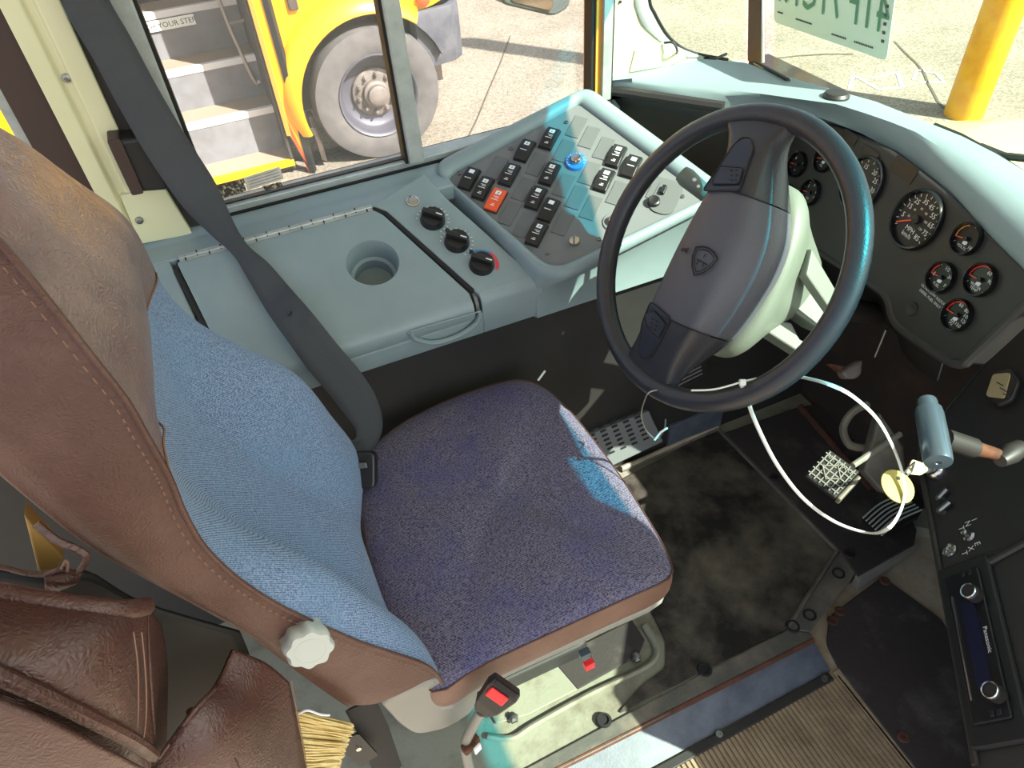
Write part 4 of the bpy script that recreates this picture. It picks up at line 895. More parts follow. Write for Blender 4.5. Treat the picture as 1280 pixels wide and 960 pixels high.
b = MB(); seg(b, -.105, .094); b.build('hub_pad', 'hubgrey', whl, ang=70)
b = MB(); seg(b, .096, .214); b.build('spoke', 'wheelblk', whl, ang=70)
b = MB(); seg(b, -.214, -.107); b.build('spoke', 'wheelblk', whl, ang=70)
for v_ in (.095, -.106):
    h_ = hubat(v_); rr_ = hubrow(h_); b = MB(); b.tube([p + nw * .0006 for p in rr_[3:11]], .0013, 6); b.build('pad_seam', 'rubber', whl)
# inset control pads in the spokes
def inset(poly, h0, h1, name, btn, holes):
    # poly in (u,v); surface height varies with v
    def hh(v): return lerpcurve([(h[0], h[5]) for h in hub], v)
    b = MB(); top = [fW.p(p[0], p[1], hh(p[1]) + .0035) for p in poly]; low = [fW.p(p[0], p[1], hh(p[1]) - .004) for p in poly]
    N = len(poly); b.add(top + low, [tuple(range(N))] + [(i, (i + 1) % N, N + (i + 1) % N, N + i) for i in range(N)])
    o = b.build(name, 'gloss', whl, smooth=False, bevel=.0015)
    b = MB(); b.tube([t + nw * .0002 for t in top], .0012, 6, closed=True); b.build('pad_outline', 'rubber', o)
    top2 = [fW.p(p[0], p[1], hh(p[1]) + .0055) for p in btn]; low2 = [fW.p(p[0], p[1], hh(p[1]) + .003) for p in btn]; N = len(btn)
    b = MB(); b.add(top2 + low2, [tuple(range(N))] + [(i, (i + 1) % N, N + (i + 1) % N, N + i) for i in range(N)]); bo = b.build('thumb_switch', 'gloss', o, smooth=False, bevel=.001)
    b = MB(); b.tube(top2, .0009, 6, closed=True); b.build('switch_outline', 'rubber', bo)
    b = MB()
    for p in holes: b.box(Fr(fW.p(p[0], p[1], hh(p[1]) + .0058), fW.u, fW.v, fW.n), .004, .0025, .0006)
    b.build('switch_marks', 'rubber', bo, smooth=False)
P_ = lambda l, h: [w2(x, y, h) for x, y in l]
inset(roundpoly(P_([(884, 241), (928, 241), (935, 205), (939, 184), (933, 169), (922, 169), (914, 180), (900, 211)], .034), .006, 4), 0, 0, 'control_pad',
      roundpoly(P_([(893, 232), (926, 231), (929, 210), (901, 208)], .038), .004, 4), P_([(916 + 6 * i - j * .6, 226 - 6.5 * j) for i in range(2) for j in range(3)], .04))
inset(roundpoly(P_([(821, 379), (845, 400), (826, 427), (808, 447), (796, 447), (793, 439), (806, 405)], .028), .006, 4), 0, 0, 'control_pad',
      roundpoly(P_([(811, 394), (824, 390), (837, 407), (824, 423), (812, 409)], .03), .003, 4), P_([(820 + 5 * i - 2 * j, 400 + 3 * i + 5 * j) for i in range(2) for j in range(3)], .032))
# embossed shield emblem and horn mark
ec = w2(879, 325, .048); fE = fW.at(ec[0], ec[1], .0492)
sh = smoothpts([V((p[0], p[1], 0)) for p in [(-.024, .006), (-.013, .015), (0, .0175), (.013, .015), (.024, .006)]], 4)
def shield(k): return [(-.022 * k, .011 * k), (-.011 * k, .0165 * k), (0, .018 * k), (.011 * k, .0165 * k), (.022 * k, .011 * k), (.020 * k, -.002 * k), (.012 * k, -.015 * k), (0, -.025 * k), (-.012 * k, -.015 * k), (-.020 * k, -.002 * k)]
fEr = fE.rot(math.radians(-8))
b = MB(); b.tube([fEr.p(*p, .0) for p in shield(1.0)], .0012, 6, closed=True); b.tube([fEr.p(*p, 0) for p in shield(.78)], .0007, 6, closed=True)
b.tube([fEr.p(-.009, -.003), fEr.p(.010, -.003)], .0008, 6); b.tube([fEr.p(-.006, -.003), fEr.p(-.006, -.010)], .0008, 6); b.tube([fEr.p(.005, -.003), fEr.p(.005, -.010)], .0008, 6); b.tube([fEr.p(-.001, .009), fEr.p(-.001, .003)], .0008, 6)
b.build('shield_emblem', 'rubber', whl)
hq = w2(856, 312, .048); fH = fW.at(hq[0], hq[1], .0488); b = MB(); b.tube([fH.p(-.006, -.001), fH.p(-.003, .001), fH.p(.002, .001), fH.p(.006, .004), fH.p(.006, -.004), fH.p(.002, -.001), fH.p(-.005, -.003)], .0008, 6, closed=True); b.build('horn_mark', 'rubber', whl)

# steering column shroud behind the hub
col = thing('steering_column', 'pale grey green steering column shroud and bracket behind the wheel hub', 'steering column', wc - nw * .2)
b = MB(); rows = []
for d, ru, rv, ou_, ov in [(-.044, .06, .10, .014, .0), (-.05, .078, .128, .012, .0), (-.075, .082, .145, .006, .0), (-.105, .076, .142, -.002, .0), (-.14, .062, .12, -.004, .0), (-.20, .048, .075, .0, .01), (-.26, .042, .05, .0, .01)]:
    rows.append([fW.p(ou_ + ru * math.copysign(abs(math.cos(a)) ** .8, math.cos(a)), ov + rv * math.copysign(abs(math.sin(a)) ** .8, math.sin(a)), d) for a in [2 * PI * k / 24 for k in range(24)]])
b.loft(rows); b.build('shroud', 'shroud', col, sub=1)
b = MB(); b.tube([fW.p(0, 0, -.2), fW.p(.01, .0, -.40), fW.p(.01, .02, -.62)], .022, 16); b.build('jacket_tube', 'dashblack', col)
b = MB(); bp = [od(1003, 312, 1.12), od(1052, 395, 1.16), od(1041, 412, 1.16), od(996, 345, 1.12)]
fbk = Fr(bp[0], bp[1] - bp[0], bp[3] - bp[0]); b.prism(fbk, [fbk.loc(p)[:2] for p in bp], -.02, .0); b.build('bracket_arm', 'shroud', col, smooth=False, bevel=.003)
for quad in ([(982, 382), (1008, 352), (1044, 392), (1030, 412), (1016, 406)], [(957, 414), (975, 400), (990, 404), (1000, 424), (1022, 436), (1004, 444)]):
    bp = [od(x, y, 1.19) for x, y in quad]; fbk = Fr(bp[0], bp[2] - bp[0], bp[-1] - bp[0], -RF); b = MB(); b.prism(fbk, [fbk.loc(p)[:2] for p in bp], -.05, 0); b.build('mount_bracket', 'shroud', col, smooth=False, bevel=.003)
# turn signal stalk
b = MB(); p0_, p1_ = od(905, 262, 1.16), od(858, 222, 1.17); b.tube([p0_, p0_ + (p1_ - p0_) * .55], .006, 10); b.tube([p0_ + (p1_ - p0_) * .45, p1_, p1_ + (p1_ - p0_) * .15], [.013, .016, .013], 14); st = b.build('turn_signal_stalk', 'shroud', col, bevel=.002)
b = MB(); dS = (p1_ - p0_).normalized(); fs_ = Fr(p0_ + (p1_ - p0_) * .85 - RF * .0155, dS, RD, -RF); b.lathe(fs_, [(.0035, 0), (.003, .001), (0, .001)], 10); b.lathe(fs_.at(-.012, .004), [(.003, 0), (.0025, .001), (0, .001)], 10); b.build('stalk_marks', 'white', st)

# ================================================================== SEAT
YR, YL = .462, .905
seat = thing('driver_seat', 'high back driver seat in blue denim and brown leather with navy speckled cushion', 'seat', (.1, .69, .0))
FT = [(.46, .035), (.50, .032), (.58, .022), (.65, -.014), (.715, -.05), (.79, -.085), (.855, -.113), (.92, -.131), (.985, -.140), (1.065, -.131), (1.145, -.132), (1.22, -.148), (1.26, -.160), (1.30, -.19), (1.325, -.22)]
BT = [(.46, -.08), (.50, -.095), (.6, -.118), (.8, -.160), (1.0, -.228), (1.1, -.245), (1.2, -.262), (1.26, -.27), (1.30, -.262), (1.325, -.245)]
RT = [(.46, .470), (.53, .462), (.7, .458), (1.0, .462), (1.1, .466), (1.2, .488), (1.26, .52), (1.30, .57), (1.325, .64)]
LT = [(.46, .925), (.64, .932), (.78, .926), (.90, .908), (1.0, .892), (1.06, .872), (1.10, .846), (1.14, .80), (1.18, .755), (1.22, .722), (1.26, .71), (1.30, .69), (1.325, .675)]
ZB = [.515, .56, .60, .64, .68, .72, .76, .80, .84, .88, .92, .96, 1.0, 1.03, 1.06, 1.10, 1.14, 1.18, 1.22, 1.25, 1.28, 1.305, 1.322]
NF = 14; NS = 5; NBK = 9
def smooth_tab(tab, z):
    return (lerpcurve(tab, z - .02) + 2 * lerpcurve(tab, z) + lerpcurve(tab, z + .02)) / 4
def section(z):
    f, k, r_, l = [smooth_tab(t, z) for t in (FT, BT, RT, LT)]
    pts = []
    d = f - k
    # right side, back to front
    for i in range(NS):
        t = i / NS; pts.append(V((k + .012 + (d - .012) * t, r_ - .004 * math.sin(PI * t) + (.012 if i == 0 else 0), z)))
    lowf = max(0, min(1, (.98 - z) / .3)); dish = .016 + .022 * lowf
    if z > 1.06: dish = -.02 * min(1, (z - 1.06) / .08)
    for i in range(NF + 1):
        t = i / NF; y = r_ + (l - r_) * t; e = min(t, 1 - t)
        A_b = lerpcurve([(.48, .012), (.58, .028), (.64, .05), (.72, .080), (.79, .096), (.85, .072), (.91, .034), (.98, .006), (1.05, 0)], z) * (.55 if t < .5 else 1.0)
        bw = .34 if t > .5 else .24
        bulge = A_b * math.sin(PI * min(1, e / bw)) ** .8 if e < bw else 0
        prof = 1 - (2 * t - 1) ** 4
        x = f - dish * prof * (1 - math.exp(-(e / .12) ** 2)) + bulge
        pts.append(V((x, y, z)))
    for i in range(1, NS):
        t = i / NS; pts.append(V((f + (k + .012 - f) * t, l + .006 * math.sin(PI * t), z)))
    for i in range(NBK):
        t = i / (NBK - 1); y = l + (r_ - l) * t; e = min(t, 1 - t); pts.append(V((k - .012 * min(1, e / .12) + .012 * (1 if e == 0 else 0), y + (-.004 if t == 0 else .004 if t == 1 else 0), z)))
    return pts
secs = [section(z) for z in ZB]
n_ = len(secs[0]); F0, F1 = NS, NS + NF                # front panel indices
ih = ZB.index(1.03)
def hshift(i, j):                                        # head seam runs a little lower at the left
    p = secs[i][j].copy(); return p
# make the head seam dip toward the left side
for j in range(F0, F1 + 1):
    t = (j - F0) / NF; z = 1.072 - .075 * t + (.0 if t > .06 else -.02)
    sec = section(z); secs[ih][j] = sec[j]
for i in (ih - 2, ih - 1, ih + 1, ih + 2):
    for j in range(F0, F1 + 1):
        t = (j - F0) / NF; base = ZB[i]; off = (secs[ih][j].z - 1.03) * (.66 if abs(i - ih) == 1 else .33); secs[i][j] = section(base + off)[j]
b = MB(); b.grid([s_[F0:F1 + 1] for s_ in secs[:ih + 1]]); b.build('backrest_cover', 'denim', seat, sub=2)
b = MB(); b.grid([s_[F0:F1 + 1] for s_ in secs[ih:]]); b.build('headrest_panel', 'leatherhead', seat, sub=2)
b = MB(); b.grid([s_[F1:] + s_[:F0 + 1] for s_ in secs])
top = secs[-1]; k0 = len(b.v); cenT = sum(top, V()) / len(top) + V((0, 0, .004)); b.add(top + [cenT], [(i, (i + 1) % n_, n_) for i in range(n_)])
bot = secs[0]; cenB = sum(bot, V()) / len(bot); b.add(bot + [cenB], [((i + 1) % n_, i, n_) for i in range(n_)])
b.build('backrest_shell', 'leather', seat, sub=2)
# welts and stitching along the seams
rs = smoothpts([s_[F0] for s_ in secs], 5)
b = MB(); b.tube([p + V((.001, -.0015, 0)) for p in rs], .0028, 8); b.build('seam_welt', 'leather', seat)
b = MB(); fine = smoothpts([s_[F0] for s_ in secs], 8)
for i in range(0, len(fine) - 1, 2):
    a_, c_ = fine[i] + V((-.007, -.0045, 0)), fine[i + 1] + V((-.007, -.0045, 0)); b.tube([a_, c_], .0006, 5)
tag(b.build('seam_stitching', 'thread', seat), kind='stuff')
hs = smoothpts([secs[ih][j] for j in range(F0, F1 + 1)], 4); b = MB(); b.tube([p + V((.001, 0, 0)) for p in hs], .0012, 6); b.build('headrest_seam', 'thread', seat)
# recline knob on the right flank
kc = U(380, 797, V((0, .452, 0)), V((0, 1, 0))); fk = Fr(kc, (1, 0, .1), (0, 0, 1)); fk = Fr(kc, (.9, -.1, -.3), (.2, .1, 1), V((.18, -1, .22)))
rows = []
for rr, h in [(.022, -.02), (.024, .004), (.0255, .010), (.0255, .018), (.023, .022)]:
    rows.append([fk.p((rr + .0016 * math.cos(8 * a)) * math.cos(a), (rr + .0016 * math.cos(8 * a)) * math.sin(a), h) for a in [2 * PI * i / 64 for i in range(64)]])
b = MB(); b.loft(rows); b.lathe(fk, [(.016, .0222), (.0155, .0205), (0, .0205)], 28); b.build('recline_knob', 'knob', seat, ang=50)
# cushion
CT = .502
out = [(.015, .47), (.10, .475), (.30, .474), (.41, .478), (.437, .53), (.446, .62), (.45, .72), (.447, .83), (.44, .90), (.425, .955), (.38, .995), (.27, 1.008), (.15, .995), (.06, .955), (.012, .90), (.0, .80), (-.01, .68), (-.005, .56)]
outs = [tuple(p)[:2] for p in smoothpts([V((x, y, 0)) for x, y in out], 3, True)]
cx, cy = .22, .73
rows = []
def ztop(x, y):
    return CT + .012 * math.cos((y - cy) * 5.5) * .6 + .006 * math.sin((x - .2) * 5) - .02 * max(0, (x - .36) / .08) ** 2
for k, dz in [(1.0, 0), (.975, .006), (.93, .011), (.8, .015), (.6, .016), (.35, .014), (.12, .012)]:
    rows.append([V((cx + (x - cx) * k, cy + (y - cy) * k, ztop(x, y) - .012 + dz)) for x, y in outs])
b = MB(); b.grid(rows, True); nl = len(outs); b.add([rows[-1][i] for i in range(nl)], [tuple(range(nl))]); b.build('cushion_cover', 'cushion', seat, sub=1)
b = MB(); rr = []
for k, z in [(1.0, None), (1.012, -.014), (1.010, -.045), (.99, -.070), (.93, -.078), (.3, -.078)]:
    rr.append([V((cx + (x - cx) * k, cy + (y - cy) * k, ztop(x, y) - .012 + (z if z is not None else 0))) for x, y in outs])
b.grid(rr, True); b.build('cushion_skirt', 'vinyl', seat, sub=1)
b = MB(); b.tube([p + V((0, 0, .0005)) for p in rows[0]], .0017, 8, closed=True); b.build('cushion_piping', 'leatherbag', seat)
# plastic pan under the cushion, side cover and suspension base
pan_ = [(cx + (x - cx) * .985, cy + (y - cy) * .985) for x, y in outs]
b = MB(); b.prism(WORLD, pan_, .405, .425); b.build('seat_pan', 'greyplast', seat, smooth=False, bevel=.006)
b = MB(); b.prism(WORLD, [(.0, .64), (.32, .64), (.32, .93), (.0, .93)], .06, .405); b.build('suspension_bellows', 'rubber', seat, smooth=False, bevel=.02)
b = MB(); b.prism(WORLD, roundpoly([(-.05, .625), (.36, .625), (.36, .95), (-.05, .95)], .03), .009, .06); b.build('seat_base', 'blackmatte', seat, smooth=False, bevel=.006)
sc_ = [oy(474, 880, .475), oy(500, 908, .475), oy(520, 921, .475), oy(560, 912, .475), oy(594, 890, .475), oy(600, 862, .475), oy(575, 854, .475), oy(548, 850, .475), oy(505, 862, .475)]
fsd = Fr((0, .475, 0), (1, 0, 0), (0, 0, 1)); b = MB(); b.prism(fsd, roundpoly([fsd.loc(p)[:2] for p in sc_], .02), -.02, .0); sd = b.build('side_cover', 'greyplast', seat, smooth=False, bevel=.008, seg=3)
q = fsd.px(577, 869); b = MB(); b.lathe(fsd.at(q[0], q[1]), [(.007, 0), (.006, .002), (.003, .0005), (0, .0005)], 14); b.build('cover_screw', 'steel', sd)
for (x, y, m) in [(731, 818, 'handle'), (736, 830, 'redbtn')]:
    q = oy(x, y, .478); b = MB(); b.box(Fr(q, (1, 0, 0), (0, 1, 0)), .018, .014, .018); b.build('height_tab', m, seat, smooth=False, bevel=.002)
# buckle
bq = od(618, 872, 1.03); u_ = (od(640, 846, 1.00) - od(584, 905, 1.06)).normalized()
bk_ = thing('seat_belt_buckle', 'black seat belt buckle with red release button beside the cushion', 'buckle', od(600, 900, 1.04))
fB = Fr(bq, u_, RX, -RF)
b = MB(); b.loft([[fB.p(-.042, sx * .010, sz * .007) for sx, sz in ((-1, -1), (1, -1), (1, 1), (-1, 1))], [fB.p(-.02, sx * .019, sz * .011) for sx, sz in ((-1, -1), (1, -1), (1, 1), (-1, 1))], [fB.p(.022, sx * .024, sz * .014) for sx, sz in ((-1, -1), (1, -1), (1, 1), (-1, 1))], [fB.p(.038, sx * .022, sz * .012) for sx, sz in ((-1, -1), (1, -1), (1, 1), (-1, 1))]]); b.build('housing', 'black', bk_, smooth=False, bevel=.003)
b = MB(); fR = fB.at(.012, .003, .0145); b.box(fR, .021, .030, .006); b.build('release_button', 'redbtn', bk_, smooth=False, bevel=.004, seg=3)
b = MB(); b.box(fB.at(.033, .001, .013), .009, .034, .003); b.build('latch_slot', 'rubber', bk_, smooth=False)
b = MB(); b.tube(smoothpts([fB.p(-.04, 0, 0), od(583, 925, 1.09), od(584, 950, 1.13), V((.03, .44, .06)), V((.02, .46, .01))], 5), .008, 10); b.build('stalk', 'greyplast', bk_)
b = MB(); q = od(588, 930, 1.095); b.box(Fr(q, (1, .4, 0), (0, 0, 1)), .03, .02, .014); b.build('anchor_clip', 'rustarm', bk_, smooth=False, bevel=.003)
b = MB(); q = od(597, 936, 1.08); b.box(Fr(q, (1, .4, 0), (0, 0, 1)), .012, .02, .003); b.build('paper_flag', 'white', bk_, smooth=False)
b = MB(); b.tube([oy(450, 880, .50), oy(468, 915, .49), oy(486, 965, .48)], .022, 8, flat=.002, up=(0, -1, .4)); b.build('lap_strap', 'rubber', bk_)
fq_ = Fr(oy(448, 935, .475), (1, 0, .2), (0, 0, 1), (0, -1, .2)); b = MB(); b.prism(fq_, roundpoly([(-.018, -.04), (.014, -.04), (.014, .03), (-.018, .03)], .006), -.004, 0); ap = b.build('anchor_plate', 'black', bk_, smooth=False)
b = MB(); b.lathe(fq_.at(0, .0), [(.005, 0), (.004, .003), (0, .004)], 12); b.build('rivet', 'chrome', ap)
# ---- shoulder belt
belt = thing('seat_belt', 'grey shoulder belt running down from the cream pillar and looping beside the seat', 'seat belt', (-.1, 1.25, .9))
def yb(x, y, d):
    p = oy(x, y, d); q = U(x, y, fc.o + fc.n * .02, fc.n)
    return q if (y > 262 and q.y < p.y and y < 440) else p
cl = [(92, -60, 1.29, 28), (106, 0, 1.285, 28), (140, 60, 1.28, 27), (172, 120, 1.275, 27), (210, 185, 1.265, 27), (250, 245, 1.25, 25), (278, 285, 1.235, 16), (300, 312, 1.22, 11), (322, 338, 1.20, 16), (345, 370, 1.17, 20), (362, 392, 1.04, 22), (380, 415, .99, 23), (405, 448, .975, 24), (432, 480, .965, 24), (452, 510, .955, 22), (461, 535, .948, 17), (455, 555, .94, 13), (440, 562, .925, 12), (422, 558, .91, 12)]
L1, L2 = [], []
nc = len(cl); cen_ = [yb(x, y, d) for x, y, d, w_ in cl]
tw = [0, 0, .1, .2, .35, .5, .9, 1.2, 1.0, .6, .4, .3, .2, .15, .1] + [0] * 6
rowsb = []
for i, (x, y, d, w_) in enumerate(cl):
    xa, ya = cl[max(0, i - 1)][:2]; xb, yb_ = cl[min(nc - 1, i + 1)][:2]; L = math.hypot(xb - xa, yb_ - ya); nx, ny = -(yb_ - ya) / L, (xb - xa) / L
    rowsb.append([yb(x + nx * w_ * s_, y + ny * w_ * s_, d + .004 * math.sin(tw[i] * 2) * s_) for s_ in (-1, -.5, 0, .5, 1)])
rowsm = [smoothpts([r[j] for r in rowsb], 5) for j in range(5)]
b = MB(); b.grid(rowsm); b.build('webbing', 'belt', belt, solid=.0022, ang=80)
q = oy(380, 402, 1.112); b = MB(); b.lathe(Fr(rowsb[10][2] - RF * .003, RX, -RD, -RF), [(.005, .0), (.004, .003), (0, .004)], 12); b.build('stop_button', 'dashblack', belt)
fr_b = Fr(oy(170, 207, 1.29), (1, 0, 0), (0, 0, 1)); A_ = lambda x, y: fr_b.px(x, y)[:2]
b = MB(); b.prism(fr_b, roundpoly([A_(133, 178), A_(185, 170), A_(214, 238), A_(163, 242)], .012, 5), -.045, .0); b.build('retractor_cover', 'black', belt, smooth=False, bevel=.008, seg=3)
b = MB(); b.prism(fr_b, roundpoly([A_(133, 174), A_(150, 172), A_(180, 240), A_(165, 243)], .004, 3), -.046, .006); b.build('cover_lip', 'darkbrown', belt, smooth=False, bevel=.003)
b = MB(); q = V((.02, 1.0, .33)); b.prism(Fr(od(447, 590, 1.25), RX, -RD, -RF), roundpoly([(-.03, -.03), (.03, -.03), (.03, .035), (-.03, .035)], .012), -.03, 0); b.build('lower_anchor', 'black', belt, smooth=False, bevel=.004)
b = MB(); b.prism(Fr(od(448, 583, 1.245), RX, -RD, -RF), [(-.018, -.006), (.016, -.002), (.014, .007), (-.02, .006)], 0, .004); b.build('anchor_bracket', 'steel', belt, smooth=False, bevel=.001)

# ================================================================== BROWN POUCH BEHIND THE SEAT, BROOM
pou = thing('seat_back_pouch', 'sagging brown leather pouch hanging open behind the driver seat', 'pouch', oy(150, 850, .40))
def sheet(name, rows, m='leatherbag', thick=.004, n=5, sub=0, parent=None):
    R1 = [smoothpts(r, n) for r in rows]; R2 = [smoothpts([r[j] for r in R1], n) for j in range(len(R1[0]))]
    b = MB(); b.grid(R2); return b.build(name, m, parent or pou, solid=thick, soff=0, ang=70)
# front pocket panel (top rim -> bottom)
sheet('front_panel', [[oy(-60, 738, .42), oy(0, 742, .415), oy(60, 752, .405), oy(120, 760, .40), (oy(160, 762, .405)), oy(182, 758, .42)],
                      [oy(-60, 790, .37), oy(0, 790, .37), oy(60, 797, .365), oy(120, 803, .365), oy(160, 806, .375), oy(182, 800, .40)],
                      [oy(-60, 850, .345), oy(0, 850, .345), oy(60, 870, .34), oy(120, 890, .34), oy(165, 895, .355), oy(186, 880, .385)],
                      [oy(-60, 900, .35), oy(0, 905, .35), oy(60, 930, .345), oy(120, 950, .345), oy(165, 960, .355), oy(192, 948, .375)],
                      [oy(-60, 980, .38), oy(0, 985, .38), oy(60, 1000, .375), oy(120, 1010, .375), oy(165, 1015, .38), oy(196, 1000, .385)]])
b = MB(); b.tube(smoothpts([oy(-60, 738, .42), oy(0, 742, .413), oy(60, 752, .403), oy(120, 760, .398), oy(160, 762, .403), oy(182, 758, .42)], 6), .008, 10); b.build('pocket_rim', 'leatherbag', pou)
for xs in ((167, 172, 173, 172, 166), (177, 181, 183, 182, 177)):
    ys = (790, 830, 870, 905, 938); b = MB(); b.tube(smoothpts([oy(x, y, dd_ - .004) for x, y, dd_ in zip(xs, ys, (.375, .362, .354, .352, .355))], 5), .0006, 6); b.build('pocket_stitching', 'thread', pou)
b = MB(); b.tube(smoothpts([oy(-60, 815, .352), oy(0, 845, .340), (oy(60, 872, .335)), oy(120, 902, .333), oy(165, 925, .343), oy(192, 944, .368)], 6), .006, 8); b.build('fold_ridge', 'leatherbag', pou)
# lower flap, redder, in front of the fold
sheet('lower_flap', [[oy(-60, 845, .325), oy(0, 875, .32), oy(70, 905, .315), oy(140, 940, .318), oy(190, 965, .335)],
                     [oy(-60, 930, .32), oy(0, 940, .32), oy(70, 960, .315), oy(140, 985, .318), oy(190, 1000, .335)],
                     [oy(-60, 1030, .33), oy(0, 1030, .33), oy(70, 1035, .33), oy(140, 1040, .33), oy(190, 1040, .345)]])
# back layer: thin rim strap and loop
b = MB(); b.tube(smoothpts([oy(-60, 703, .47), oy(0, 709, .462), oy(30, 716, .455), oy(57, 718, .45), oy(78, 711, .448), oy(96, 716, .448), oy(108, 697, .449), oy(95, 686, .452), oy(70, 675, .455), oy(45, 655, .462)], 6), .0032, 8, flat=.0022); b.build('back_rim', 'leatherbag', pou)
b = MB(); b.tube(smoothpts([oy(76, 712, .447), oy(80, 704, .445), oy(83, 701, .445), oy(85, 706, .445), oy(84, 714, .446)], 5), .0012, 6); b.build('thread_loop', 'thread', pou)
sheet('strap_gusset', [[oy(55, 716, .452), oy(80, 716, .45), oy(104, 712, .45)], [oy(56, 728, .445), oy(78, 730, .444), oy(98, 726, .446)], [oy(58, 744, .45), oy(72, 738, .448), (oy(90, 730, .448))]], thick=.003)
sheet('back_wall', [[oy(-60, 708, .47), oy(0, 712, .464), oy(60, 720, .458), oy(110, 716, .46), oy(180, 755, .47), oy(300, 790, .476)], [oy(-60, 800, .475), oy(0, 800, .47), oy(60, 800, .465), oy(120, 800, .47), oy(190, 800, .48), oy(320, 850, .48)], [oy(-60, 980, .47), oy(0, 980, .47), oy(80, 980, .47), oy(160, 980, .475), oy(220, 960, .48), oy(340, 980, .48)]], m='rubber')  # black wall: the dark of the pouch opening is put into its colour
# right flap: broad twisted corner with a ridge
sheet('side_flap', [[oy(290, 812, .452), oy(330, 828, .446), (oy(360, 852, .444))],
                    [oy(272, 850, .425), oy(318, 868, .418), oy(368, 890, .432)],
                    [oy(244, 886, .39), oy(300, 906, .385), oy(376, 930, .425)],
                    [oy(198, 948, .372), oy(280, 960, .36), oy(382, 965, .42)],
                    [oy(180, 1010, .37), oy(280, 1010, .36), oy(390, 1010, .415)]])
b = MB(); b.tube(smoothpts([oy(238, 888, .392), oy(246, 914, .384), oy(262, 930, .376), oy(286, 944, .368), oy(296, 965, .363)], 5), .004, 8); b.build('flap_ridge', 'leatherbag', pou)
b = MB(); b.tube(smoothpts([oy(198, 948, .368), oy(222, 915, .380), oy(246, 884, .386), oy(268, 862, .405)], 5), .0022, 8); b.build('flap_edge', 'leatherbag', pou)
b = MB(); b.tube(smoothpts([oy(364, 850, .440), oy(371, 890, .430), oy(379, 930, .422), oy(385, 970, .416)], 5), .0007, 6); b.build('flap_stitching', 'thread', pou)
sheet('side_gusset', [[oy(182, 758, .422), oy(190, 768, .45), oy(200, 780, .472)], [oy(186, 830, .40), oy(196, 840, .44), oy(208, 840, .474)], [oy(194, 945, .38), oy(200, 944, .43), oy(206, 942, .474)]], m='leatherbag', thick=.003)
# tan board visible through the gap
brd = thing('tan_board', 'small tan board glimpsed behind the brown leather pouch', 'board', oy(50, 690, .50))
b = MB(); bp = [oy(30, 645, .50), oy(80, 700, .50), oy(72, 712, .50), oy(48, 716, .50)]; ff = Fr((0, .50, 0), (1, 0, 0), (0, 0, 1)); b.prism(ff, [ff.loc(p)[:2] for p in bp], -.02, 0); b.build('panel', 'wood', brd, smooth=False, bevel=.002)
# broom: a fan of straw bristles bound at the top left
bro = thing('broom', 'pale straw broom head poking out below the seat back', 'broom', oy(400, 930, .46))
random.seed(9)
bb = MB()
for i in range(420):
    t = random.random(); d = random.uniform(.44, .50)
    x0 = 352 + random.uniform(-14, 6); y0 = 885 + t * 90; x1 = 440 - abs(t - .1) * 22 + random.uniform(-5, 3); y1 = 905 + t * 58 + random.uniform(-3, 3)
    a_, c_ = oy(x0, y0, d), oy(x1, y1, d); m_ = (a_ + c_) / 2 + V((0, random.uniform(-.003, .003), random.uniform(-.002, .002)))
    bb.tube([a_, m_, c_], [.0013, .0013, .0009], 5)
tag(bb.build('bristles', 'straw', bro), kind='stuff')
b = MB(); b.tube(smoothpts([oy(372, 893, .435), oy(384, 888, .432), oy(400, 893, .432), oy(412, 894, .432)], 5), .0014, 6); b.build('binding_wire', 'white', bro)
b = MB(); b.prism(Fr(oy(350, 930, .47), (1, 0, 0), (0, 0, 1)), [(-.02, -.10), (.0, -.10), (.008, .04), (-.012, .05)], -.03, .02); b.build('cap', 'wood', bro, smooth=False, bevel=.004)

# ================================================================== FLOOR THINGS
def poly_z(pts, z): return [tuple(oz(x, y, z))[:2] for x, y in pts]
t = thing('floor_mat', 'worn black floor mat in the footwell before the seat', 'mat', (.7, .75, 0))
b = MB(); b.prism(WORLD, roundpoly(poly_z([(700, 640), (897, 535), (1046, 688), (984, 786), (872, 841), (772, 892), (800, 858), (832, 834), (832, 800), (812, 760)], .006), .012), 0, .006); b.build('sheet', 'mat', t, smooth=False, bevel=.002)
b = MB(); b.tube([oz(777, 588, .006), oz(897, 536, .006)], .006, 8); b.tube([oz(897, 536, .006), oz(1046, 688, .006)], .005, 8); b.tube([oz(1046, 688, .006), oz(984, 786, .006)], .005, 8); b.build('worn_border', 'metalfloor', t)
t = thing('floor_trim_strip', 'dark metal floor strip with screw holes along the mat edge', 'trim strip', (.9, .55, 0))
b = MB(); b.prism(WORLD, poly_z([(1050, 690), (1078, 705), (1012, 790), (984, 788)], .006), 0, .009); b.build('strip', 'metalfloor', t, smooth=False, bevel=.002)
b = MB(); b.prism(WORLD, poly_z([(984, 788), (1014, 792), (1017, 801), (762, 931), (640, 992), (600, 992), (872, 845)], .004), 0, .007); b.build('edge_plate', 'metalfloor', t, smooth=False, bevel=.002)
for x, y in [(1048, 717), (1012, 769), (991, 783), (881, 837), (755, 900)]:
    q = oz(x, y, .008); b = MB(); b.lathe(Fr(q, (1, 0, 0), (0, 1, 0)), [(.016, -.002), (.014, .003), (.010, .003), (.009, -.001), (0, -.001)], 20); b.build('screw_hole', 'rubber', t)
t = thing('toe_plate', 'black toe plate under the pedals with two screw holes', 'floor plate', (1.1, .7, 0))
b = MB(); b.prism(WORLD, poly_z([(905, 541), (1000, 508), (1060, 500), (1146, 662), (1143, 682), (1072, 722), (1050, 690)], .01), .0, .012); b.build('plate', 'plate', t, smooth=False, bevel=.004)
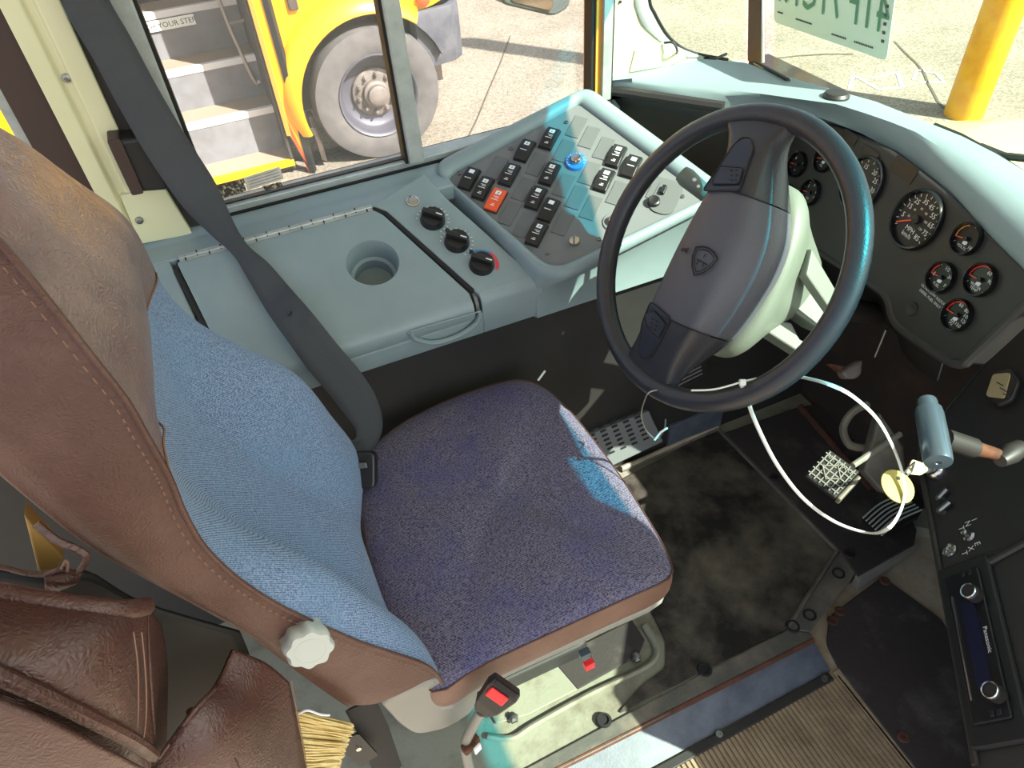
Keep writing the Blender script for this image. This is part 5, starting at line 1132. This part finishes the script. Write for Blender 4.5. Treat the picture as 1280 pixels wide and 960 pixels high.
for x, y in [(968, 596), (1062, 692)]:
    q = oz(x, y, .014); b = MB(); b.lathe(Fr(q, (1, 0, 0), (0, 1, 0)), [(.013, -.002), (.011, .003), (.008, .003), (.007, -.001), (0, -.001)], 20); b.build('screw_hole', 'rubber', t)
b = MB(); b.tube([oz(1000, 508, .014), oz(1062, 580, .014), oz(1090, 612, .014)], .009, 8); b.build('rusty_seam', 'rust', t)
b = MB(); b.prism(WORLD, poly_z([(1068, 722), (1144, 676), (1146, 684), (1074, 730)], .0), -.03, .010); b.build('edge_flange', 'greyplast', t, smooth=False)
# sloped steel step strip with its rusty upper edge
e0, e1 = oz(1017, 801, 0), oz(700, 961, 0); g0, g1 = oz(1038, 838, FZ + .004), oz(780, 978, FZ + .004); e1 = e0 + (e1 - e0) * 1.3; g1 = g0 + (g1 - g0) * 1.4
t = thing('step_strip', 'bluish bare steel strip sloping down beside the ribbed runner', 'step strip', (e0 + e1) / 2)
b = MB(); b.loft([[e0, g0, g0 + V((0, 0, -.02)), e0 + V((0, .03, -.03))], [e1, g1, g1 + V((0, 0, -.02)), e1 + V((0, .03, -.03))]]); b.build('steel_face', 'steelblue', t, smooth=False)
b = MB(); b.tube([e0 + V((0, .002, .001)), e1 + V((0, .002, .001))], .007, 8); b.build('rusty_edge', 'rust', t)
hb0, hb1 = oz(1036, 842, FZ + .005), oz(770, 988, FZ + .005)
b = MB(); dv = (hb1 - hb0); b.prism(Fr(hb0, dv, (dv.y, -dv.x, 0), (0, 0, 1)), [(0, -.002), (dv.length * 1.3, -.002), (dv.length * 1.3, .016), (0, .016)], -.004, .004); b.build('lower_moulding', 'blackmatte', t, smooth=False, bevel=.002)
for x, y in [(1031, 848), (899, 918)]:
    b = MB(); b.lathe(Fr(oz(x, y, FZ + .009), (1, 0, 0), (0, 1, 0)), [(.008, 0), (.007, .003), (.003, .003), (.0025, .001), (0, .001)], 14); b.build('screw', 'steel', t)
# ribbed runner
t = thing('ribbed_runner', 'tan ribbed rubber aisle runner at the bottom of the frame', 'runner', (.5, .2, FZ))
k0_, k1_ = oz(1045, 847, FZ), oz(1150, 968, FZ); XR = k0_.x; Y1 = k0_.y; ribs = MB(); x = XR - .62; npitch = .0105
prof = []
while x < XR:
    prof += [(x, .006), (x + .006, .006), (x + .0068, .002), (x + npitch - .0008, .002)]; x += npitch
yb0 = -.5
ribs.grid([[V((a, Y1, FZ + c)) for a, c in prof], [V((a, yb0, FZ + c)) for a, c in prof]]); ribs.grid([[V((a, Y1, FZ + c)) for a, c in prof], [V((a, Y1 + .001, FZ)) for a, c in prof]])
ribs.build('ribbed_sheet', 'ribs', t, smooth=False)
b = MB(); bar(b, WORLD, XR, XR + .022, yb0, Y1 + .012, FZ, FZ + .006); b.build('border', 'ribs', t, smooth=False, bevel=.002)
# black plate on the beige floor, right
t = thing('floor_cover_plate', 'black scuffed rubber cover plate on the beige floor left of the radio panel', 'floor plate', (.9, .3, FZ))
b = MB(); pp = roundpoly(poly_z([(1036, 772), (1102, 722), (1176, 776), (1300, 1000), (1172, 1000), (1050, 842), (1032, 806)], FZ), .014, 4); b.prism(WORLD, pp, FZ, FZ + .008); b.build('sheet', 'plate', t, smooth=False, bevel=.003)
for x, y in [(1106, 726), (1041, 776), (1129, 921), (1050, 764)]:
    b = MB(); b.lathe(Fr(oz(x, y, FZ + .008), (1, 0, 0), (0, 1, 0)), [(.012, 0), (.010, .003), (.005, .003), (.004, .001), (0, .001)], 16); b.build('washer', 'rust', t)
# pressed seat riser bead with bolts
t = thing('seat_riser', 'dirty pressed floor riser with rounded bead beside the seat base', 'seat riser', (.2, .55, 0))
bead = [oz(610, 920, .008), oz(640, 922, .008), oz(668, 905, .008), oz(735, 868, .008), oz(790, 842, .008), oz(816, 826, .008), oz(820, 808, .008), oz(806, 782, .008)]
b = MB(); b.tube(smoothpts(bead, 6), .009, 10, flat=.006); b.build('bead', 'wornmetal', t)
b = MB(); b.prism(WORLD, poly_z([(600, 870), (690, 825), (722, 862), (660, 894), (620, 905)], .006), .004, .0085); b.build('pan', 'wornmetal', t, smooth=False, bevel=.002)  # pan in two pieces: sun glare and shade are put into their colours
b = MB(); b.prism(WORLD, poly_z([(690, 825), (790, 775), (806, 800), (798, 820), (722, 862)], .006), .004, .0086); tag(b.build('pan', 'plate', t, smooth=False, bevel=.002), 'black end of the pan with shade put into its colour')
for x, y in [(641, 897), (795, 822)]:
    b = MB(); b.lathe(Fr(oz(x, y, .010), (1, 0, 0), (0, 1, 0)), [(.012, -.002), (.011, .002), (.007, .003), (.007, .010), (0, .011)], 6); b.build('bolt', 'steel', t, smooth=False)
# floor heater grille and its duct panel
GY = 1.04
t = thing('floor_heater_grille', 'grey slotted heater grille at the foot of the dark kick panel', 'heater grille', (.6, GY, .08))
gq = [oy(735, 543, GY), oy(812, 516, GY), oy(828, 552, GY), oy(764, 585, GY)]
fg = Fr(gq[0], gq[1] - gq[0], gq[3] - gq[0], (0, -1, .35)); 
def g2(x, y): return fg.px(x, y)[:2]
b = MB(); b.prism(fg, [g2(715, 552), g2(812, 514), g2(830, 553), g2(735, 597)], -.02, 0); gb = b.build('plate', 'panelgrey', t, smooth=False, bevel=.003)
for i in range(7):
    for j in range(5):
        u0, v0 = i / 6.4, (j + .6) / 6.0
        px_ = 738 + 66 * (j / 4.6) + (i - 3) * 2.2 + 6; py_2 = 556 - 26 * (j / 4.6) + (i - 3) * 5.4 - 1
        q = g2(px_, py_2); rr_ = math.atan2(*(g2(px_ + 10, py_2 - 4.3)[k] - q[k] for k in (1, 0))); b = MB(); b.prism(fg.at(q[0], q[1]).rot(rr_), roundpoly([(-.0085, -.0028), (.0085, -.0028), (.0085, .0028), (-.0085, .0028)], .0026, 3), .0002, .0012); b.build('slot', 'rubber', gb, smooth=False)
b = MB(); b.prism(Fr(oy(856, 540, 1.045), (1, 0, 0), (0, 0, 1), (0, -1, 0)), [(-.05, -.06), (.12, -.06), (.12, .045), (-.05, .045)], -.01, .0); b.build('duct_panel', 'steelblue', t, smooth=False, bevel=.002)
b = MB(); b.tube([oz(777, 586, .008), oz(897, 533, .008)], .008, 8); b.build('floor_angle', 'beige', t)
t = thing('defroster_vent', 'black louvred vent set in the dark panel below the steering wheel', 'vent', oy(858, 465, 1.04))
fv = Fr(oy(858, 465, 1.035), (1, 0, 0), (0, 0, 1), (0, -1, 0)); v2 = lambda x, y: fv.px(x, y)[:2]
b = MB(); b.prism(fv, [v2(822, 482), v2(884, 436), v2(886, 470), v2(838, 492)], -.03, 0); vb = b.build('frame', 'dashblack', t, smooth=False, bevel=.003)
for i in range(6):
    a_, c_ = v2(836 + i * 1.0, 470 + i * 4 - 6), v2(874 + i * 0.6, 450 + i * 4.4 - 6); b = MB(); b.tube([fv.p(*a_, .002), fv.p(*c_, .002)], .0024, 6); b.build('louvre', 'panelgrey', vb)
# pedals
t = thing('brake_pedal', 'brake pedal with a raised grid tread reading AIR BRAKE', 'pedal', oz(1042, 594, .05))
pq = [od(1008, 592, 1.33), od(1035, 563, 1.34), od(1070, 597, 1.31), od(1040, 625, 1.30)]
fq = Fr(pq[0], pq[1] - pq[0], pq[3] - pq[0])
if fq.n.dot(EYE - pq[0]) < 0: fq = Fr(pq[0], pq[1] - pq[0], pq[3] - pq[0], -fq.n)
LA = (pq[1] - pq[0]).length; LB = (pq[3] - pq[0]).length
if fq.loc(pq[3])[1] < 0: LB = -LB
b = MB(); b.prism(fq, [(-.004, 0), (LA + .004, 0), (LA + .004, LB * 1.02), (-.004, LB * 1.02)], -.014, 0); b.build('pad', 'rubber', t, smooth=False, bevel=.003)
for i in range(5):
    b = MB(); b.box(fq.at(LA * (i + .5) / 5, LB * .5, .001), .0019, abs(LB), .003); b.build('tread_bar', 'greyplast', t, smooth=False)
for i in range(6):
    b = MB(); b.box(fq.at(LA * .5, LB * (i + .5) / 6, .001), LA, .0019, .003); b.build('tread_bar', 'greyplast', t, smooth=False)
b = MB(); m_ = [(LA * .5, LB * .18), (LA * .22, LB * .48), (LA * .5, LB * .78), (LA * .78, LB * .48)]; b.tube([fq.p(*p, .003) for p in m_], .0018, 6, closed=True); b.prism(fq, m_, .0005, .0022, 1); b.build('diamond_mark', ['greyplast', 'rubber'], t)
b = MB(); ft = Fr(fq.p(LA * .86, LB * .5, .003), fq.v * (1 if LB > 0 else -1), -fq.u, fq.n); b.text('AIR BRAKE', ft, .013, sx=.9); b.build('raised_letters', 'greyplast', t, smooth=False)
b = MB(); b.prism(fq, [(LA * .0, LB * 1.03), (LA * .98, LB * 1.03), (LA * .98, LB * 1.16), (0, LB * 1.16)], -.03, -.004); b.build('lower_lip', 'metalfloor', t, smooth=False, bevel=.003)
t = thing('accelerator_pedal', 'accelerator pedal with curved raised ribs beside the dash panel', 'pedal', oz(1115, 640, .05))
aq = [(1077, 653), (1108, 622), (1152, 626), (1100, 674)]
zA = .06
fa2 = Fr(oz(1110, 645, zA), oz(1152, 622, zA) - oz(1085, 662, zA), (0, 0, 1), (-.25, 0, 1)); a2 = lambda x, y, c=0: fa2.px(x, y, c)[:2]
b = MB(); b.prism(fa2, [a2(1076, 652), a2(1112, 618), a2(1150, 600), a2(1162, 618), a2(1150, 640), a2(1099, 675)], -.02, 0); b.build('pad', 'rust' if False else 'rubber', t, smooth=False, bevel=.003)
for i in range(7):
    x0, y0 = 1077 + i * 3.8, 652 + i * 3.7; x1, y1 = 1130 + i * 4.2, 612 + i * 3.2
    b = MB(); b.tube(smoothpts([fa2.p(*a2(x0, y0), .002), fa2.p(*a2((x0 + x1) / 2 - 3, (y0 + y1) / 2 - 3), .002), fa2.p(*a2(x1, y1), .002)], 5), .0022, 6); b.build('rib', 'knob', t)
# pedal linkage, bracket and hose on the dirty front wall
t = thing('pedal_linkage', 'rusty pedal rod and bracket in the dark footwell', 'linkage', od(1070, 560, 1.4))
b = MB(); b.tube([od(1066, 582, 1.36), od(1125, 543, 1.42)], .006, 8); b.build('rod', 'greyplast', t)
b = MB(); b.tube(smoothpts([od(1085, 505, 1.45), od(1066, 515, 1.45), od(1054, 535, 1.45), od(1062, 556, 1.45), od(1085, 560, 1.45)], 5), .008, 8); b.build('hose_ring', 'metalfloor', t)
b = MB(); bp = [od(1052, 465, 1.42), od(1062, 458, 1.42), od(1080, 449, 1.42), od(1078, 468, 1.42), od(1070, 474, 1.42), od(1057, 474, 1.42)]; ff = Fr(bp[0], RX, -RD, -RF); b.prism(ff, [ff.loc(p)[:2] for p in bp], -.03, 0); b.build('cast_bracket', 'hub', t, smooth=False, bevel=.006)
b = MB(); bp = [od(1038, 455, 1.43), od(1055, 458, 1.43), od(1052, 466, 1.43)]; ff = Fr(bp[0], RX, -RD, -RF); b.prism(ff, [ff.loc(p)[:2] for p in bp], -.02, 0); b.build('rusty_tab', 'rustarm', t, smooth=False)
b = MB(); b.tube([od(1108, 412, 1.36), od(1094, 446, 1.40)], .0028, 8); b.build('thin_rod', 'steel', t)
b = MB(); bp = [od(1100, 515, 1.42), od(1138, 560, 1.40), od(1140, 600, 1.40), od(1112, 620, 1.40), od(1080, 590, 1.42)]; ff = Fr(bp[0], RX, -RD, -RF); b.prism(ff, [ff.loc(p)[:2] for p in bp], -.03, 0); b.build('pivot_plate', 'metalfloor', t, smooth=False, bevel=.005)

# ================================================================== DOOR LEVER, KEYS, TIES
t = thing('door_control_lever', 'grey cylindrical door control grip on a rusted arm before the dash panel', 'lever', od(1170, 545, .98))
ga, gb_ = od(1159, 503, 1.00), od(1173, 578, .94); ax = (gb_ - ga)
rg_ = .0178
fl_ = Fr(ga, ax.orthogonal(), ax.cross(ax.orthogonal()), ax); Lg = ax.length
b = MB(); b.lathe(fl_, [(0, -.004), (.012, -.004), (.013, 0), (.013, .010), (rg_ * .94, .013), (rg_, .02), (rg_ * 1.03, Lg * .55), (rg_, Lg - .004), (rg_ * .93, Lg), (.004, Lg + .001), (.003, Lg - .001), (0, Lg - .001)], 28); b.build('grip', 'handle', t)
b = MB(); b.tube([od(1180, 548, 1.0), od(1216, 560, 1.02)], .015, 12); b.build('collar', 'dashblack', t)
b = MB(); b.tube([od(1208, 558, 1.02), od(1240, 566, 1.04), od(1262, 574, 1.06)], [.012, .009, .009], 10); b.build('arm', 'rustarm', t)
b = MB(); b.tube([od(1250, 576, 1.04), od(1262, 567, 1.05), od(1275, 560, 1.06)], [.010, .016, .013], 12); b.build('pivot', 'dashblack', t)
# ignition key and its tags
kf = fI.p(0, 0, .014)
t = thing('key_ring', 'ignition key with a yellow disc tag and a cream tag', 'keys', kf)
kk = [od(1157, 591, 1.04), od(1140, 574, 1.01), od(1131, 590, 1.01), od(1147, 596, 1.02)]
fk2 = Fr(od(1146, 583, 1.01), RX, -RD, -RF); 
b = MB(); b.prism(fk2, roundpoly([fk2.px(x, y)[:2] for x, y in [(1132, 592), (1140, 574), (1157, 580), (1160, 588), (1150, 594)]], .003), -.0012, .0012); b.build('cream_tag', 'cardtag', t, smooth=False)
b = MB(); b.tube([fI.p(0, 0, .010), od(1158, 588, 1.03)], .004, 8); b.build('key_blade', 'steel', t)
b = MB(); cR = od(1138, 586, 1.0); b.tube([od(1143, 578, 1.0), od(1136, 584, .995), od(1129, 592, 1.0), od(1131, 597, 1.005), od(1139, 590, 1.01)], .0016, 6, closed=True); b.build('ring', 'steel', t)
fy_ = Fr(od(1122, 608, .99), RX + RD * .35, -RD + RX * .2, -RF * .9 - RD * .55)
b = MB(); b.lathe(fy_, [(0, -.0012), (.024, -.0012), (.0245, 0), (.024, .0012), (.012, .0016), (0, .0016)], 32); b.build('disc_tag', 'yellowtag', t)
b = MB(); b.text('6', fy_.at(-.001, -.002), .016, c=.0025) if False else b.lathe(fy_.at(0, .012), [(.003, .0016), (.003, .0022), (0, .0022)], 10); b.build('tag_hole', 'rubber', t)
# zip tie looped round the rim and the tags
zt = thing('zip_tie', 'long white zip tie looped round the wheel rim and hanging down through the key tags', 'zip tie', od(928, 480, .9))
rimD = lambda x, y: (U(x, y, wc, nw) - EYE).dot(RF)
d0 = rimD(928, 480)
loop = [(926, 478, d0 - .022), (934, 500, d0), (948, 536, d0 + .02), (972, 582, d0 + .03), (1005, 624, d0 + .04), (1045, 653, d0 + .06), (1085, 666, d0 + .08), (1108, 662, .97), (1124, 642, .975), (1131, 615, .98), (1127, 588, .985), (1115, 556, .985), (1095, 522, .97), (1064, 494, .95), (1035, 480, .93), (1005, 472, rimD(1000, 470) + .022), (985, 470, rimD(985, 470) + .024)]
b = MB(); b.tube(smoothpts([od(*p) for p in loop], 6), .0032, 8, flat=.0016); b.build('strap', 'nylon', zt)
b = MB(); b.tube(smoothpts([od(*p) for p in [(864, 488, d0 - .025), (890, 487, d0 - .028), (912, 482, d0 - .028), (928, 477, d0 - .026), (946, 473, d0 - .02)]], 5), .0026, 8, flat=.0014); b.build('tail', 'nylon', zt)
b = MB(); b.box(Fr(od(928, 478, d0 - .028), RX, -RD, -RF), .009, .009, .007); b.build('ratchet_head', 'nylon', zt, smooth=False, bevel=.0015)
t = thing('wire_tie', 'thin dark wire loop tied round the bottom left of the wheel rim', 'wire', od(820, 490, .95))
d1_ = rimD(820, 490)
b = MB(); b.tube(smoothpts([od(*p) for p in [(826, 487, d1_ - .02), (812, 490, d1_ - .022), (806, 500, d1_ - .01), (802, 518, d1_ + .01), (808, 538, d1_ + .02), (820, 548, d1_ + .02), (830, 538, d1_ + .02), (832, 524, d1_ + .015)]], 6), .0013, 6); b.build('loop', 'steel', t)
b = MB(); b.tube([od(818, 550, d1_ + .02), od(826, 540, d1_ + .015), od(834, 535, d1_ + .02)], .0018, 6); b.build('twist', 'nylon', t)
t = thing('stick', 'thin pale stick standing behind the front left corner of the cushion', 'stick', od(677, 470, 1.2))
b = MB(); b.tube([od(673, 475, 1.2), od(681, 464, 1.22)], .0018, 8); b.build('shaft', 'nylon', t)
